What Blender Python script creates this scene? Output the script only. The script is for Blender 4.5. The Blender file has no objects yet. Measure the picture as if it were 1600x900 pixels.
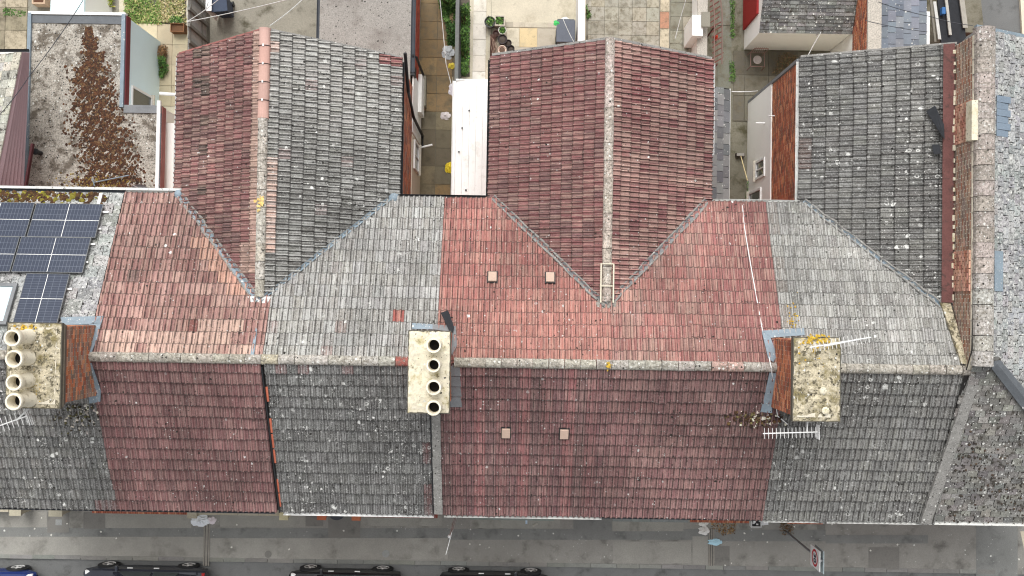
import bpy, bmesh, math, random
import numpy as np
from mathutils import Vector, Matrix
random.seed(11)
scn = bpy.context.scene
COL = scn.collection

# ------------------------------------------------------------------ camera
F, H, NY, ROLL = 1412.0, 31.7, 475.0, 0.9          # focal length in px of a 1600 px wide frame, flying height
_a = math.radians(ROLL)
_zc = Vector((0, (NY-450)/F, 1)).normalized()
_xw = Vector((math.cos(_a), -math.sin(_a), 0)); _xw = (_xw - _zc*_xw.dot(_zc)).normalized()
_yw = _zc.cross(_xw)
RCAM = Matrix((_xw, _yw, _zc))                      # camera axes -> world axes
cam_d = bpy.data.cameras.new('camera'); cam_d.sensor_width = 36; cam_d.lens = 36*F/1600
cam_d.clip_start = 0.1; cam_d.clip_end = 2000
cam = bpy.data.objects.new('camera', cam_d); COL.objects.link(cam)
cam.matrix_world = Matrix.Translation((0, 0, H)) @ RCAM.to_4x4()
scn.camera = cam

# ------------------------------------------------------------------ sky, sun, exposure
SUN_EL, SUN_AZ = math.radians(56), math.radians(-6)   # azimuth measured from +Y towards +X
w = bpy.data.worlds.new('World'); scn.world = w; w.use_nodes = True
nt = w.node_tree; nt.nodes.clear()
sky = nt.nodes.new('ShaderNodeTexSky'); sky.sky_type = 'NISHITA'; sky.sun_disc = False
sky.sun_elevation = SUN_EL; sky.sun_rotation = SUN_AZ; sky.air_density = 1.0; sky.dust_density = 4.0
hs = nt.nodes.new('ShaderNodeHueSaturation'); hs.inputs['Saturation'].default_value = 0.08
bg = nt.nodes.new('ShaderNodeBackground'); bg.inputs['Strength'].default_value = 0.15
wo = nt.nodes.new('ShaderNodeOutputWorld')
nt.links.new(sky.outputs[0], hs.inputs['Color']); nt.links.new(hs.outputs[0], bg.inputs[0]); nt.links.new(bg.outputs[0], wo.inputs[0])
sd = bpy.data.lights.new('sun', 'SUN'); sd.energy = 1.0; sd.angle = math.radians(34); sd.color = (1, .97, .93)
sun = bpy.data.objects.new('sun', sd); COL.objects.link(sun)
_sv = Vector((math.sin(SUN_AZ)*math.cos(SUN_EL), math.cos(SUN_AZ)*math.cos(SUN_EL), math.sin(SUN_EL)))
sun.rotation_euler = _sv.to_track_quat('Z', 'Y').to_euler(); sun.location = _sv*60
scn.view_settings.view_transform = 'Standard'; scn.view_settings.look = 'None'
scn.view_settings.gamma = 1; scn.view_settings.use_curve_mapping = False
scn.view_settings.exposure = 0.52
scn.cycles.filter_width = 1.15

# ------------------------------------------------------------------ where things stand: a sight line cut with a height or a plane
def S(px, py, z):
    v = RCAM @ Vector(((px-800)/F, -(py-450)/F, -1)); t = (z-H)/v.z
    return Vector((v.x*t, v.y*t, z))
def Q(p):
    c = RCAM.transposed() @ (Vector(p)-Vector((0, 0, H)))
    return 800-F*c.x/c.z, 450+F*c.y/c.z
def onp(px, py, o, n, lift=0.0):
    v = RCAM @ Vector(((px-800)/F, -(py-450)/F, -1)); c = Vector((0, 0, H))
    t = (Vector(o)+Vector(n)*lift-c).dot(n)/v.dot(n)
    return c+v*t

def lin(c):
    return tuple(((x/255)/12.92 if x/255 <= .04045 else ((x/255+.055)/1.055)**2.4) for x in c)
def sR(*c): return lin(c)
def jit(c, a, rnd=random):
    k = 1+rnd.uniform(-a, a)
    return tuple(max(.004, x*k*(1+rnd.uniform(-a, a)*.25)) for x in c)
def mixc(a, b, t): return tuple(x*(1-t)+y*t for x, y in zip(a, b))

# ------------------------------------------------------------------ materials
class NT:
    def __init__(s, name):
        s.m = bpy.data.materials.new(name); s.m.use_nodes = True; s.t = s.m.node_tree; s.t.nodes.clear()
        s.out = s.n('ShaderNodeOutputMaterial'); s.b = s.n('ShaderNodeBsdfPrincipled'); s.l(s.b.outputs[0], s.out.inputs[0])
        s.geo = s.n('ShaderNodeNewGeometry'); s.pos = s.geo.outputs['Position']
    def n(s, t): return s.t.nodes.new(t)
    def l(s, a, b): s.t.links.new(a, b)
    def val(s, x, sock):
        if hasattr(x, 'links') or isinstance(x, bpy.types.NodeSocket): s.l(x, sock)
        elif isinstance(x, (tuple, list)): sock.default_value = (*x[:3], 1) if len(sock.default_value) == 4 else x
        else: sock.default_value = x
    def math(s, op, a, b=0.0, c=0.0, clamp=False):
        m = s.n('ShaderNodeMath'); m.operation = op; m.use_clamp = clamp
        for x, i in ((a, 0), (b, 1), (c, 2)): s.val(x, m.inputs[i])
        return m.outputs[0]
    def mix(s, f, a, b, mode='MIX'):
        m = s.n('ShaderNodeMix'); m.data_type = 'RGBA'; m.blend_type = mode
        s.val(f, m.inputs[0]); s.val(a, m.inputs[6]); s.val(b, m.inputs[7]); return m.outputs[2]
    def ramp(s, x, lo, hi):
        m = s.n('ShaderNodeMapRange'); m.interpolation_type = 'SMOOTHSTEP'
        s.val(x, m.inputs[0]); m.inputs[1].default_value = lo; m.inputs[2].default_value = hi
        return m.outputs[0]
    def noise(s, scale, detail=3, rough=.6, vec=None, dist=0.0):
        x = s.n('ShaderNodeTexNoise'); x.inputs['Scale'].default_value = scale; x.inputs['Detail'].default_value = detail
        x.inputs['Roughness'].default_value = rough; x.inputs['Distortion'].default_value = dist
        s.l(vec if vec is not None else s.pos, x.inputs['Vector']); return x.outputs['Fac']
    def vor(s, scale, off=0.0, vec=None):
        v = s.n('ShaderNodeVectorMath'); v.operation = 'ADD'; v.inputs[1].default_value = (off, off*1.7, off*.3)
        s.l(vec if vec is not None else s.pos, v.inputs[0])
        x = s.n('ShaderNodeTexVoronoi'); x.inputs['Scale'].default_value = scale; s.l(v.outputs[0], x.inputs['Vector'])
        sep = s.n('ShaderNodeSeparateColor'); s.l(x.outputs['Color'], sep.inputs[0])
        return x.outputs['Distance'], sep.outputs[0], sep.outputs[1]
    def spots(s, col, scale, share, rad, colour, off=0.0, ring=False, strength=1.0, rough_edge=.25):
        d, r, g = s.vor(scale, off)
        wob = s.math('MULTIPLY_ADD', s.noise(scale*5, 2), rough_edge, -rough_edge*.5)
        d = s.math('ADD', d, wob)
        R = s.math('MULTIPLY_ADD', g, rad*.75, rad*.25)
        inside = s.math('LESS_THAN', d, R)
        if ring: inside = s.math('MULTIPLY', inside, s.math('GREATER_THAN', d, s.math('MULTIPLY', R, .55)))
        on = s.math('MULTIPLY', inside, s.math('LESS_THAN', r, share))
        return s.mix(s.math('MULTIPLY', on, strength), col, colour)
    def attr(s, name, typ='GEOMETRY'):
        a = s.n('ShaderNodeAttribute'); a.attribute_name = name; a.attribute_type = typ; return a
    def finish(s, col, rough=.85, bump=None, spec=.3, metallic=0.0, bdist=.02, bstr=.6):
        s.val(col, s.b.inputs['Base Color']); s.val(rough, s.b.inputs['Roughness'])
        s.b.inputs['Specular IOR Level'].default_value = spec; s.b.inputs['Metallic'].default_value = metallic
        if bump is not None:
            b = s.n('ShaderNodeBump'); b.inputs['Strength'].default_value = bstr; b.inputs['Distance'].default_value = bdist
            s.l(bump, b.inputs['Height']); s.l(b.outputs[0], s.b.inputs['Normal'])
        return s.m

def plain(name, col, rough=.75, var=.18, scale=3.0, grit=.15, gscale=45, spec=.3, metallic=0.0, src=None, dirt=None, white=0.0, black=0.0, bump=True, dirt2=None):
    """painted, mortar, lead, wood ... : colour with blotches, grit and a few specks. src: None | 'object' | 'attr'"""
    s = NT(name)
    if src == 'object':
        oi = s.n('ShaderNodeObjectInfo'); base = oi.outputs['Color']
    elif src == 'attr': base = s.attr('Col').outputs['Color']
    else: base = (*col, 1)
    n1 = s.noise(scale, 4); n2 = s.noise(gscale, 3, .7)
    k = s.math('MULTIPLY_ADD', n1, var*4, 1-var*2)
    k = s.math('MULTIPLY', k, s.math('MULTIPLY_ADD', n2, grit*4, 1-grit*2))
    mul = s.n('ShaderNodeVectorMath'); mul.operation = 'SCALE'
    s.val(base[:3] if isinstance(base, tuple) else base, mul.inputs[0]); s.l(k, mul.inputs['Scale'])
    c = mul.outputs[0]
    if dirt:
        dcol, lo, hi, dsc = dirt
        c = s.mix(s.ramp(s.noise(dsc, 6, .65), lo, hi), c, dcol)
    if dirt2:
        dcol, lo, hi, dsc = dirt2
        c = s.mix(s.ramp(s.noise(dsc, 5, .75), lo, hi), c, dcol)
    if white:
        c = s.spots(c, 9.0, white*.8, .30, (.64, .64, .60), 3.1, rough_edge=.5); c = s.spots(c, 21.0, white, .34, (.6, .6, .57), 1.3, rough_edge=.5, strength=.8)
    if black:
        c = s.spots(c, 11.0, black*.7, .32, (.035, .032, .028), 7.7, rough_edge=.5); c = s.spots(c, 25.0, black, .36, (.04, .037, .033), 2.7, rough_edge=.5, strength=.85)
    return s.finish(c, rough, n2 if bump else None, spec, metallic, bdist=.01)

def tilemat(name, joined, dark, light, dk_amt, lt_amt, grit, white, black, rings=0.0, gcol=(.40, .39, .37), patch=.5, shade_dirt=(.035, .03, .028)):
    """weathered concrete tile: tile's own colour, streaks down each roll, grit, lichen and moss specks"""
    s = NT(name)
    if joined:
        base = s.attr('Col').outputs['Color']; seed = s.attr('seed').outputs['Fac']
    else:
        oi = s.n('ShaderNodeObjectInfo'); base = oi.outputs['Color']; seed = oi.outputs['Random']
    uv = s.attr('UVMap').outputs['Vector']
    def streak(sx, sy, k):
        cmb = s.n('ShaderNodeCombineXYZ'); sep = s.n('ShaderNodeSeparateXYZ'); s.l(uv, sep.inputs[0])
        s.l(s.math('MULTIPLY', sep.outputs[0], sx), cmb.inputs[0]); s.l(s.math('MULTIPLY', sep.outputs[1], sy), cmb.inputs[1])
        s.l(s.math('MULTIPLY', seed, k), cmb.inputs[2]); return s.noise(1.0, 2, .5, cmb.outputs[0])
    st1 = streak(5.0, .30, 73.0); st2 = streak(4.0, .35, 41.0); st3 = streak(14.0, .8, 23.0)
    big = s.noise(.55, 3, .5)
    sep = s.n('ShaderNodeSeparateXYZ'); s.l(uv, sep.inputs[0]); u_, v_ = sep.outputs[0], sep.outputs[1]
    fr = s.math('FRACT', s.math('MULTIPLY', u_, 2.0))                       # 0..0.5 pan, 0.5..0.95 roll
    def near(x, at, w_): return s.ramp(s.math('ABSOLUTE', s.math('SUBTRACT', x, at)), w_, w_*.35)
    pan = s.math('MULTIPLY', s.ramp(fr, .0, .08), s.ramp(fr, .56, .48))
    c = s.mix(s.math('MULTIPLY', s.math('MULTIPLY', pan, s.ramp(st1, .30, .62)), dk_amt), base, dark)      # silt in the pans
    lt = s.math('MULTIPLY', s.ramp(st2, .44, .62), s.math('MULTIPLY_ADD', s.ramp(big, .35, .65), patch, 1-patch))
    lt = s.math('MULTIPLY', lt, s.math('MULTIPLY_ADD', pan, .25, .75))
    c = s.mix(s.math('MULTIPLY', lt, lt_amt), c, light)
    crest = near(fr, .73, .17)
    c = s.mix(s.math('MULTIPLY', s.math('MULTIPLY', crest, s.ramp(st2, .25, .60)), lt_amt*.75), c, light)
    c = s.mix(s.math('MULTIPLY', s.ramp(st3, .58, .68), dk_amt*.35), c, dark)
    tint = s.math('MULTIPLY_ADD', s.ramp(s.noise(.33, 4, .6), .3, .7), .5, .74)
    mulb = s.n('ShaderNodeVectorMath'); mulb.operation = 'SCALE'; s.l(c, mulb.inputs[0]); s.l(tint, mulb.inputs['Scale']); c = mulb.outputs[0]
    ln = s.math('MAXIMUM', near(fr, .53, .15), s.math('MAXIMUM', s.math('MULTIPLY', near(fr, .93, .10), .3), near(u_, .0, .03)))   # groove shade and dirt painted as dark lines
    ln = s.math('MAXIMUM', s.math('MULTIPLY', ln, s.ramp(streak(3.0, 2.2, 57.0), .30, .55)), s.math('MULTIPLY', s.math('MULTIPLY', s.math('MAXIMUM', near(v_, .0, .09), near(v_, 1.0, .06)), s.ramp(streak(2.5, .2, 91.0), .15, .45)), 1.0))  # shade and dirt at the course edges, put into the colour as bands
    c = s.mix(s.math('MULTIPLY', ln, .72), c, shade_dirt)
    g = s.noise(24, 5, .8); g2 = s.noise(70, 2, .6)
    c = s.mix(s.math('MULTIPLY', s.ramp(g, .51, .62), grit), c, gcol)
    c = s.mix(s.math('MULTIPLY', s.ramp(g, .48, .38), grit), c, (.045, .042, .038))
    mul = s.n('ShaderNodeVectorMath'); mul.operation = 'SCALE'
    s.l(c, mul.inputs[0]); s.l(s.math('MULTIPLY_ADD', g2, 1.1, .45), mul.inputs['Scale']); c = mul.outputs[0]
    patchy = s.ramp(s.noise(.8, 4, .6), .40, .60)
    d0 = c
    c = s.spots(c, 8.0, black, .28, (.028, .026, .023), 5.0, rough_edge=.5)
    c = s.spots(c, 18.0, black, .34, (.035, .032, .028), 2.0, rough_edge=.5)
    c = s.spots(c, 5.5, white*.8, .24, (.70, .70, .67), 11.0, rough_edge=.45)
    c = s.spots(c, 15.0, white, .30, (.62, .62, .59), 1.0, rough_edge=.5)
    if rings:
        c = s.spots(c, 4.2, rings, .30, (.64, .64, .61), 17.0, ring=True, rough_edge=.35, strength=.9)
        c = s.spots(c, 3.4, rings*.8, .22, (.68, .68, .65), 23.0, rough_edge=.40)
    c = s.mix(s.math('MULTIPLY_ADD', patchy, .85, .15), d0, c)
    return s.finish(c, .9, g, .2, bdist=.012, bstr=.7)

TM = {}
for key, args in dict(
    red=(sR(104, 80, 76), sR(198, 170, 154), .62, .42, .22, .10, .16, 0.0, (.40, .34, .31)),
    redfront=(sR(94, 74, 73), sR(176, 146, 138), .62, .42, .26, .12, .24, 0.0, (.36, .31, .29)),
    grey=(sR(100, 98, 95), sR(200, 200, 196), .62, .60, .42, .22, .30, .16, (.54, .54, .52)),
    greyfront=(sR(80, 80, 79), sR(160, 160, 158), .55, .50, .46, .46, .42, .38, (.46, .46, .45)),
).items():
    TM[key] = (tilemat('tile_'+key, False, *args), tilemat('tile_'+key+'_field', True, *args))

mt = {}
mt['felt'] = plain('roof_underlay', sR(40, 38, 37), .95)
mt['mortar'] = plain('ridge_mortar', sR(150, 146, 138), .95, .22, 5, .35, 28, white=.35, black=.30)
mt['mortar_ridge'] = plain('lichen_ridge', sR(158, 152, 142), .95, .25, 4, .5, 16, src='object', white=.5, black=.35, dirt=(sR(120, 114, 104), .47, .66, 13))
mt['ridge_new'] = plain('new_ridge', sR(190, 152, 140), .9, .06, 3, .08, 30, src='object', white=.05)
mt['verge'] = plain('verge_mortar', sR(140, 138, 134), .95, .2, 5, .3, 30, white=.2, black=.4)
mt['lead'] = plain('lead_flashing', sR(128, 142, 152), .55, .16, 4, .12, 30, .4, white=.25)
mt['leadgrey'] = plain('grey_lead', sR(120, 122, 124), .6, .2, 4, .15, 30, .4)
mt['leaddark'] = plain('dark_lead', sR(92, 96, 100), .5, .18, 3, .1, 30, .45)
mt['brick'] = plain('brick', (0, 0, 0), .9, .2, 6, .2, 40, src='attr', dirt=(sR(92, 74, 64), .58, .78, 7))
mt['joint'] = plain('mortar_joint', sR(206, 198, 180), .95, .2, 5, .2)
mt['render'] = plain('white_render', sR(244, 243, 238), .8, .03, .8, .02, 30, dirt=(sR(200, 196, 184), .62, .9, 1.4))
mt['cream'] = plain('cream_render', sR(214, 206, 186), .85, .07, 1, .05)
mt['plum'] = plain('plum_paint', sR(172, 148, 152), .6, .06, 1, .05)
mt['blue'] = plain('pale_blue_render', sR(222, 244, 248), .75, .04, .8, .03)
mt['wallbrick'] = plain('facade_brick', sR(150, 88, 70), .9, .15, 6, .25)
mt['pvc'] = plain('white_plastic', sR(232, 232, 230), .4, .04, 2, .03, spec=.5)
mt['pvcdirty'] = plain('weathered_white_gutter', sR(214, 214, 210), .5, .12, 5, .08, dirt=(sR(90, 84, 74), .58, .7, 9))
mt['black'] = plain('black_plastic', sR(38, 39, 41), .5, .1, 3, .1)
mt['blackfelt'] = plain('black_felt', sR(44, 46, 50), .8, .2, 6, .2)
mt['gutter'] = plain('dark_gutter', sR(66, 70, 76), .5, .15, 3, .1)
mt['glass'] = plain('dark_glass', sR(58, 66, 68), .08, .1, 2, 0, spec=.8, bump=False)
mt['pot'] = plain('chimney_pot_clay', sR(232, 224, 204), .85, .12, 4, .12, dirt=(sR(164, 152, 126), .50, .75, 5), dirt2=(sR(110, 100, 84), .63, .76, 8))
mt['soot'] = plain('soot', sR(24, 22, 21), .95)
mt['flaunch'] = plain('flaunching', sR(186, 176, 152), .95, .3, 3, .4, 20, dirt=(sR(128, 118, 84), .46, .66, 3.5), white=.15, black=.15, dirt2=(sR(92, 86, 70), .50, .60, 8))
mt['flaunchpale'] = plain('pale_flaunching', sR(214, 206, 184), .95, .14, 2.5, .14, 22, dirt=(sR(172, 160, 118), .48, .70, 3.0), white=.1, black=.1, dirt2=(sR(112, 102, 82), .58, .70, 6))
mt['yellowlichen'] = plain('yellow_lichen', sR(206, 168, 50), .95, .2, 9, .25)
mt['alu'] = plain('aluminium', sR(222, 222, 220), .4, .05, 3, .05, metallic=.3, spec=.5)
mt['ventile'] = plain('vent_tile', sR(186, 162, 146), .85, .06, 3, .1)
mt['slate'] = plain('slate', (0, 0, 0), .75, .12, 3, .12, src='object', white=.12)
mt['slatefield'] = plain('slate_field', (0, 0, 0), .85, .2, 2, .4, 20, src='attr', white=.40, black=.4, dirt=(sR(70, 66, 60), .52, .66, 5))
mt['slatelichen'] = plain('lichen_slate', (0, 0, 0), .9, .2, 1.2, .45, 20, src='attr', dirt=(sR(184, 184, 181), .50, .62, 9), white=.45, black=.5, dirt2=(sR(86, 86, 85), .54, .62, 12))
mt['stone'] = plain('stone', (0, 0, 0), .9, .12, 4, .2, 40, src='object')
mt['slab'] = plain('paving_slab', (0, 0, 0), .9, .16, 2.2, .14, 40, src='object', dirt=(sR(84, 78, 64), .42, .78, 2.2), dirt2=(sR(108, 100, 82), .45, .75, 7))
mt['slabpale'] = plain('pale_paving', (0, 0, 0), .9, .10, 1.6, .10, 40, src='object', dirt=(sR(160, 152, 132), .48, .8, 2.2), dirt2=(sR(132, 124, 106), .58, .78, 6))
mt['wood'] = plain('weathered_wood', (0, 0, 0), .85, .14, 5, .15, src='object')
mt['obj'] = plain('painted_object', (0, 0, 0), .6, .08, 4, .06, src='object')
mt['leaf'] = plain('leaf', (0, 0, 0), .7, .2, 6, .1, src='attr', bump=False)

# ------------------------------------------------------------------ mesh builder
def tagit(o, label=None, cat=None, group=None, kind=None):
    for k, v in (('label', label), ('category', cat), ('group', group), ('kind', kind)):
        if v: o[k] = v
    return o
def link(o, parent=None):
    COL.objects.link(o)
    if parent is not None: o.parent = parent
    return o
def empty(name, loc=(0, 0, 0), parent=None):
    o = bpy.data.objects.new(name, None); o.empty_display_size = .2; o.location = loc; return link(o, parent)
class MB:
    def __init__(s): s.v = []; s.f = []; s.c = []; s.cur = None
    def q(s, *pts):
        i = len(s.v); s.v += [tuple(p) for p in pts]; s.f.append(tuple(range(i, i+len(pts)))); s.c.append(s.cur)
    def box(s, x0, x1, y0, y1, z0, z1): s.obox(Vector((x0, y0, z0)), Vector((x1-x0, 0, 0)), Vector((0, y1-y0, 0)), Vector((0, 0, z1-z0)))
    def obox(s, o, a, b, c):
        o, a, b, c = map(Vector, (o, a, b, c)); i = len(s.v)
        s.v += [tuple(p) for p in (o, o+a, o+a+b, o+b, o+c, o+a+c, o+a+b+c, o+b+c)]
        for f in ((0, 3, 2, 1), (4, 5, 6, 7), (0, 1, 5, 4), (1, 2, 6, 5), (2, 3, 7, 6), (3, 0, 4, 7)):
            s.f.append(tuple(i+k for k in f)); s.c.append(s.cur)
    def prism(s, poly, up):
        n = len(poly); i = len(s.v); up = Vector(up)
        s.v += [tuple(p) for p in poly]+[tuple(Vector(p)+up) for p in poly]
        s.f.append(tuple(i+k for k in reversed(range(n)))); s.f.append(tuple(i+n+k for k in range(n))); s.c += [s.cur]*2
        for k in range(n):
            s.f.append((i+k, i+(k+1) % n, i+n+(k+1) % n, i+n+k)); s.c.append(s.cur)
    def tube(s, pts, r, n=8, cap=True):
        pts = [Vector(p) for p in pts]; rings = []
        rr = r if isinstance(r, (list, tuple)) else [r]*len(pts)
        for k, p in enumerate(pts):
            d = (pts[min(k+1, len(pts)-1)]-pts[max(k-1, 0)]).normalized()
            e = Vector((0, 0, 1)) if abs(d.z) < .9 else Vector((1, 0, 0))
            a = d.cross(e).normalized(); b = a.cross(d)
            i = len(s.v); s.v += [tuple(p+(a*math.cos(t)+b*math.sin(t))*rr[k]) for t in (2*math.pi*j/n for j in range(n))]; rings.append(i)
        for u, v in zip(rings, rings[1:]):
            for j in range(n): s.f.append((u+j, u+(j+1) % n, v+(j+1) % n, v+j)); s.c.append(s.cur)
        if cap:
            s.f.append(tuple(rings[0]+j for j in reversed(range(n)))); s.f.append(tuple(rings[-1]+j for j in range(n))); s.c += [s.cur]*2
    def lathe(s, prof, n=20, o=(0, 0, 0), sx=1, sy=1):
        o = Vector(o); rings = []
        for r, z in prof:
            i = len(s.v); s.v += [tuple(o+Vector((r*sx*math.cos(2*math.pi*j/n), r*sy*math.sin(2*math.pi*j/n), z))) for j in range(n)]; rings.append(i)
        for u, v in zip(rings, rings[1:]):
            for j in range(n): s.f.append((u+j, u+(j+1) % n, v+(j+1) % n, v+j)); s.c.append(s.cur)
        s.f.append(tuple(rings[-1]+j for j in range(n))); s.c.append(s.cur)
    def mesh(s, name):
        m = bpy.data.meshes.new(name); m.from_pydata(s.v, [], s.f)
        if any(c is not None for c in s.c):
            at = m.color_attributes.new('Col', 'FLOAT_COLOR', 'CORNER')
            arr = np.empty((len(m.loops), 4), np.float32); k = 0
            for f, c in zip(s.f, s.c):
                arr[k:k+len(f)] = (*(c or (.5, .5, .5)), 1); k += len(f)
            at.data.foreach_set('color', arr.ravel())
        m.update(); return m
    def build(s, name, mat, parent=None, smooth=False, col=None, loc=None, bevel=0):
        m = s.mesh(name); m.materials.append(mat)
        o = bpy.data.objects.new(name, m)
        if col: o.color = (*col, 1)
        if smooth:
            m.polygons.foreach_set('use_smooth', [True]*len(m.polygons)); m.set_sharp_from_angle(angle=math.radians(40))
        if loc is not None:                      # vertices given in world space, origin at loc
            m.transform(Matrix.Translation(-Vector(loc))); o.location = loc
        if bevel:
            b = o.modifiers.new('bevel', 'BEVEL'); b.width = bevel; b.segments = 2; b.limit_method = 'ANGLE'
        return link(o, parent)
# a thing's Empty is made at the origin, its parts in world coordinates; settle() at the end moves each Empty to the thing's base

# ------------------------------------------------------------------ roof geometry
ZE, ZR, ZW = 5.70, 7.84, 7.12                # main eaves, main ridge, ridge of the rear wings
YF, YB = S(800, 803, ZE).y, S(800, 312, ZE).y
YR = S(800, 567.5, ZR).y
PX = [-15.85, -11.2, -6.56, -1.99, 2.66, 7.3, 11.95]
def slope(o, u):
    """o: a point of the eaves; u: horizontal unit direction up the slope with rise per metre"""
    (ux, uy, k) = u; L = math.sqrt(1+k*k); U = Vector((ux, uy, k))/L
    N = Vector((-ux*k, -uy*k, 1))/L
    return dict(o=Vector(o), U=U, N=N, A=U.cross(N))
KB, KF = (ZR-ZE)/(YB-YR), (ZR-ZE)/(YR-YF)
SB = slope((0, YB, ZE), (0, -1, KB)); SF = slope((0, YF, ZE), (0, 1, KF))
zB = lambda y: ZE+(YB-y)*KB
zF = lambda y: ZE+(y-YF)*KF
# wings: (ridge X, left eave X, right eave X)
W1R, W2R = S(409, 300, ZW).x, S(950, 300, ZW).x
ZWE = ZE-.08
W1L_, W1R_ = S(277, 250, ZWE).x, S(624, 250, ZWE).x
W2L_, W2R_ = S(766, 250, ZWE).x, S(1110, 250, ZWE).x
W3L_, W3R_ = S(1249, 250, ZWE).x, 12.0
YW1, YW2, YW3 = S(410, 45, ZW).y-.02, S(950, 62, ZW).y, S(1360, 80, 6.4).y
YWE1, YWE2 = S(450, 88, ZWE).y, S(900, 90, ZWE).y
def wing(le, re, rx, yv, rise=ZW-ZWE):
    l = slope((le, 0, ZWE), (1, 0, rise/(rx-le))); r = slope((re, 0, ZWE), (-1, 0, rise/(re-rx)))
    return l, r
WL1, WR1 = wing(W1L_, W1R_, W1R, YW1); WL2, WR2 = wing(W2L_, W2R_, W2R, YW2)
WL3 = slope((W3L_, 0, ZWE), (1, 0, (ZW+.05-ZWE)/(W3R_-W3L_)))
def zwing(x, y):
    z = -9
    for le, re, rx in ((W1L_, W1R_, W1R), (W2L_, W2R_, W2R)):
        if le <= x <= re: z = ZWE+(ZW-ZWE)*((x-le)/(rx-le) if x < rx else (re-x)/(re-rx))
    if W3L_ <= x <= W3R_: z = ZWE+(ZW+.05-ZWE)*(x-W3L_)/(W3R_-W3L_)
    return z
def valley_y(x): return YB-(zwing(x, 0)-ZE)/KB

# ------------------------------------------------------------------ tile mesh (double roman), shared
PROF = [(0, .006), (.006, 0), (.070, 0), (.086, .030), (.106, .047), (.126, .030), (.142, 0), (.218, 0), (.234, .030), (.254, .047), (.274, .030), (.290, .0), (.297, .0)]
TW, TG, LAP = .30, .36, .075
def tile_arrays():
    L = TG+LAP; v = []; f = []; uvs = []
    for y, dz in ((0, .060), (.5*L, .034), (L, .004)):
        for x, z in PROF: v.append((x, y, z+dz))
    n = len(PROF)
    for x, z in PROF: v.append((x, .016, z+.030))
    for r in range(2):
        for k in range(n-1): f.append((r*n+k, r*n+k+1, (r+1)*n+k+1, (r+1)*n+k))
    for k in range(n-1): f.append((3*n+k, 3*n+k+1, k+1, k))
    f.append((0, n, 2*n, 3*n)); f.append((n-1, 4*n-1, 3*n-1, 2*n-1))
    return np.array(v), f
TV, TF = tile_arrays()
def tile_uv(m):
    uv = m.uv_layers.new(name='UVMap'); co = np.empty(len(m.vertices)*3, np.float32); m.vertices.foreach_get('co', co); co = co.reshape(-1, 3)
    li = np.empty(len(m.loops), np.int32); m.loops.foreach_get('vertex_index', li)
    return uv, co, li
TMESH = {}
for key in TM:
    m = bpy.data.meshes.new('tile_'+key); m.from_pydata([tuple(x) for x in TV], [], TF)
    uv, co, li = tile_uv(m)
    uv.data.foreach_set('uv', np.stack([co[li, 0]/TW, co[li, 1]/TG], 1).astype(np.float32).ravel())
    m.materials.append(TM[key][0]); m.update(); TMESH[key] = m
FIELD = {}
for key in TM: FIELD[key] = TM[key][1]

TILES = {}     # house -> list of (area, matrix, key, colour)
def lay(house, sl, a0, a1, ntiles, ncourse, length, key, colour, hidden=None, seed=1, fan=(0, 0)):
    """tiles from across-coordinate a0 to a1 (measured along sl['A'] from sl['o']), ncourse rows over slope length"""
    rnd = random.Random(seed); A, U, N, o = sl['A'], sl['U'], sl['N'], sl['o']
    pg = length/ncourse; A0, A1 = a0, a1
    for j in range(ncourse):
        a0 = A0+fan[0]*(j+.5)/ncourse; a1 = A1+fan[1]*(j+.5)/ncourse; pw = (a1-a0)/ntiles
        for i in range(ntiles):
            base = o+A*(a0+i*pw)+U*(j*pg-.03)
            cen = base+A*pw*.5+U*pg*.5
            if hidden:
                if all(hidden(base+A*(pw*s)+U*(pg*t)) for s in (0, 1) for t in (0, 1)): continue
            px, py = Q(cen)
            c = colour(i, j, px, py, rnd)
            k = key
            if len(c) == 4 and isinstance(c[3], str): k = c[3]; c = c[:3]
            ang = rnd.uniform(-.006, .006); tilt = rnd.uniform(-.004, .006)
            Ar = (A*math.cos(ang)+U*math.sin(ang)); Ur = (U*math.cos(ang)-A*math.sin(ang)+N*tilt).normalized(); Nr = Ar.cross(Ur)
            slip = rnd.uniform(.02, .06) if rnd.random() < .012 else 0.0
            if slip: ang += rnd.uniform(-.03, .03)
            Ar = (A*math.cos(ang)+U*math.sin(ang)); Ur = (U*math.cos(ang)-A*math.sin(ang)+N*tilt).normalized(); Nr = Ar.cross(Ur)
            wv = math.sin(i*.45+j*.9+seed)+.7*math.sin(i*.21-j*.5+seed*2)
            b = base+N*(rnd.uniform(-.003, .006)+.009*wv)+A*rnd.uniform(-.002, .002)+U*(rnd.uniform(-.007, .007)+.010*math.sin(i*.33+seed+j*.15)-slip)
            sx, sy = pw/TW, pg/TG
            M = Matrix(((Ar.x*sx, Ur.x*sy, Nr.x, b.x), (Ar.y*sx, Ur.y*sy, Nr.y, b.y), (Ar.z*sx, Ur.z*sy, Nr.z, b.z), (0, 0, 0, 1)))
            vd = Vector((0, 0, H))-cen; D = vd.length
            area = pw*pg*max(0, N.dot(vd)/D)/(D*D)
            if not (-30 < px < 1630 and -30 < py < 930): area *= .01
            TILES.setdefault(house, []).append((area, M, k, c, rnd.random()))
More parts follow.
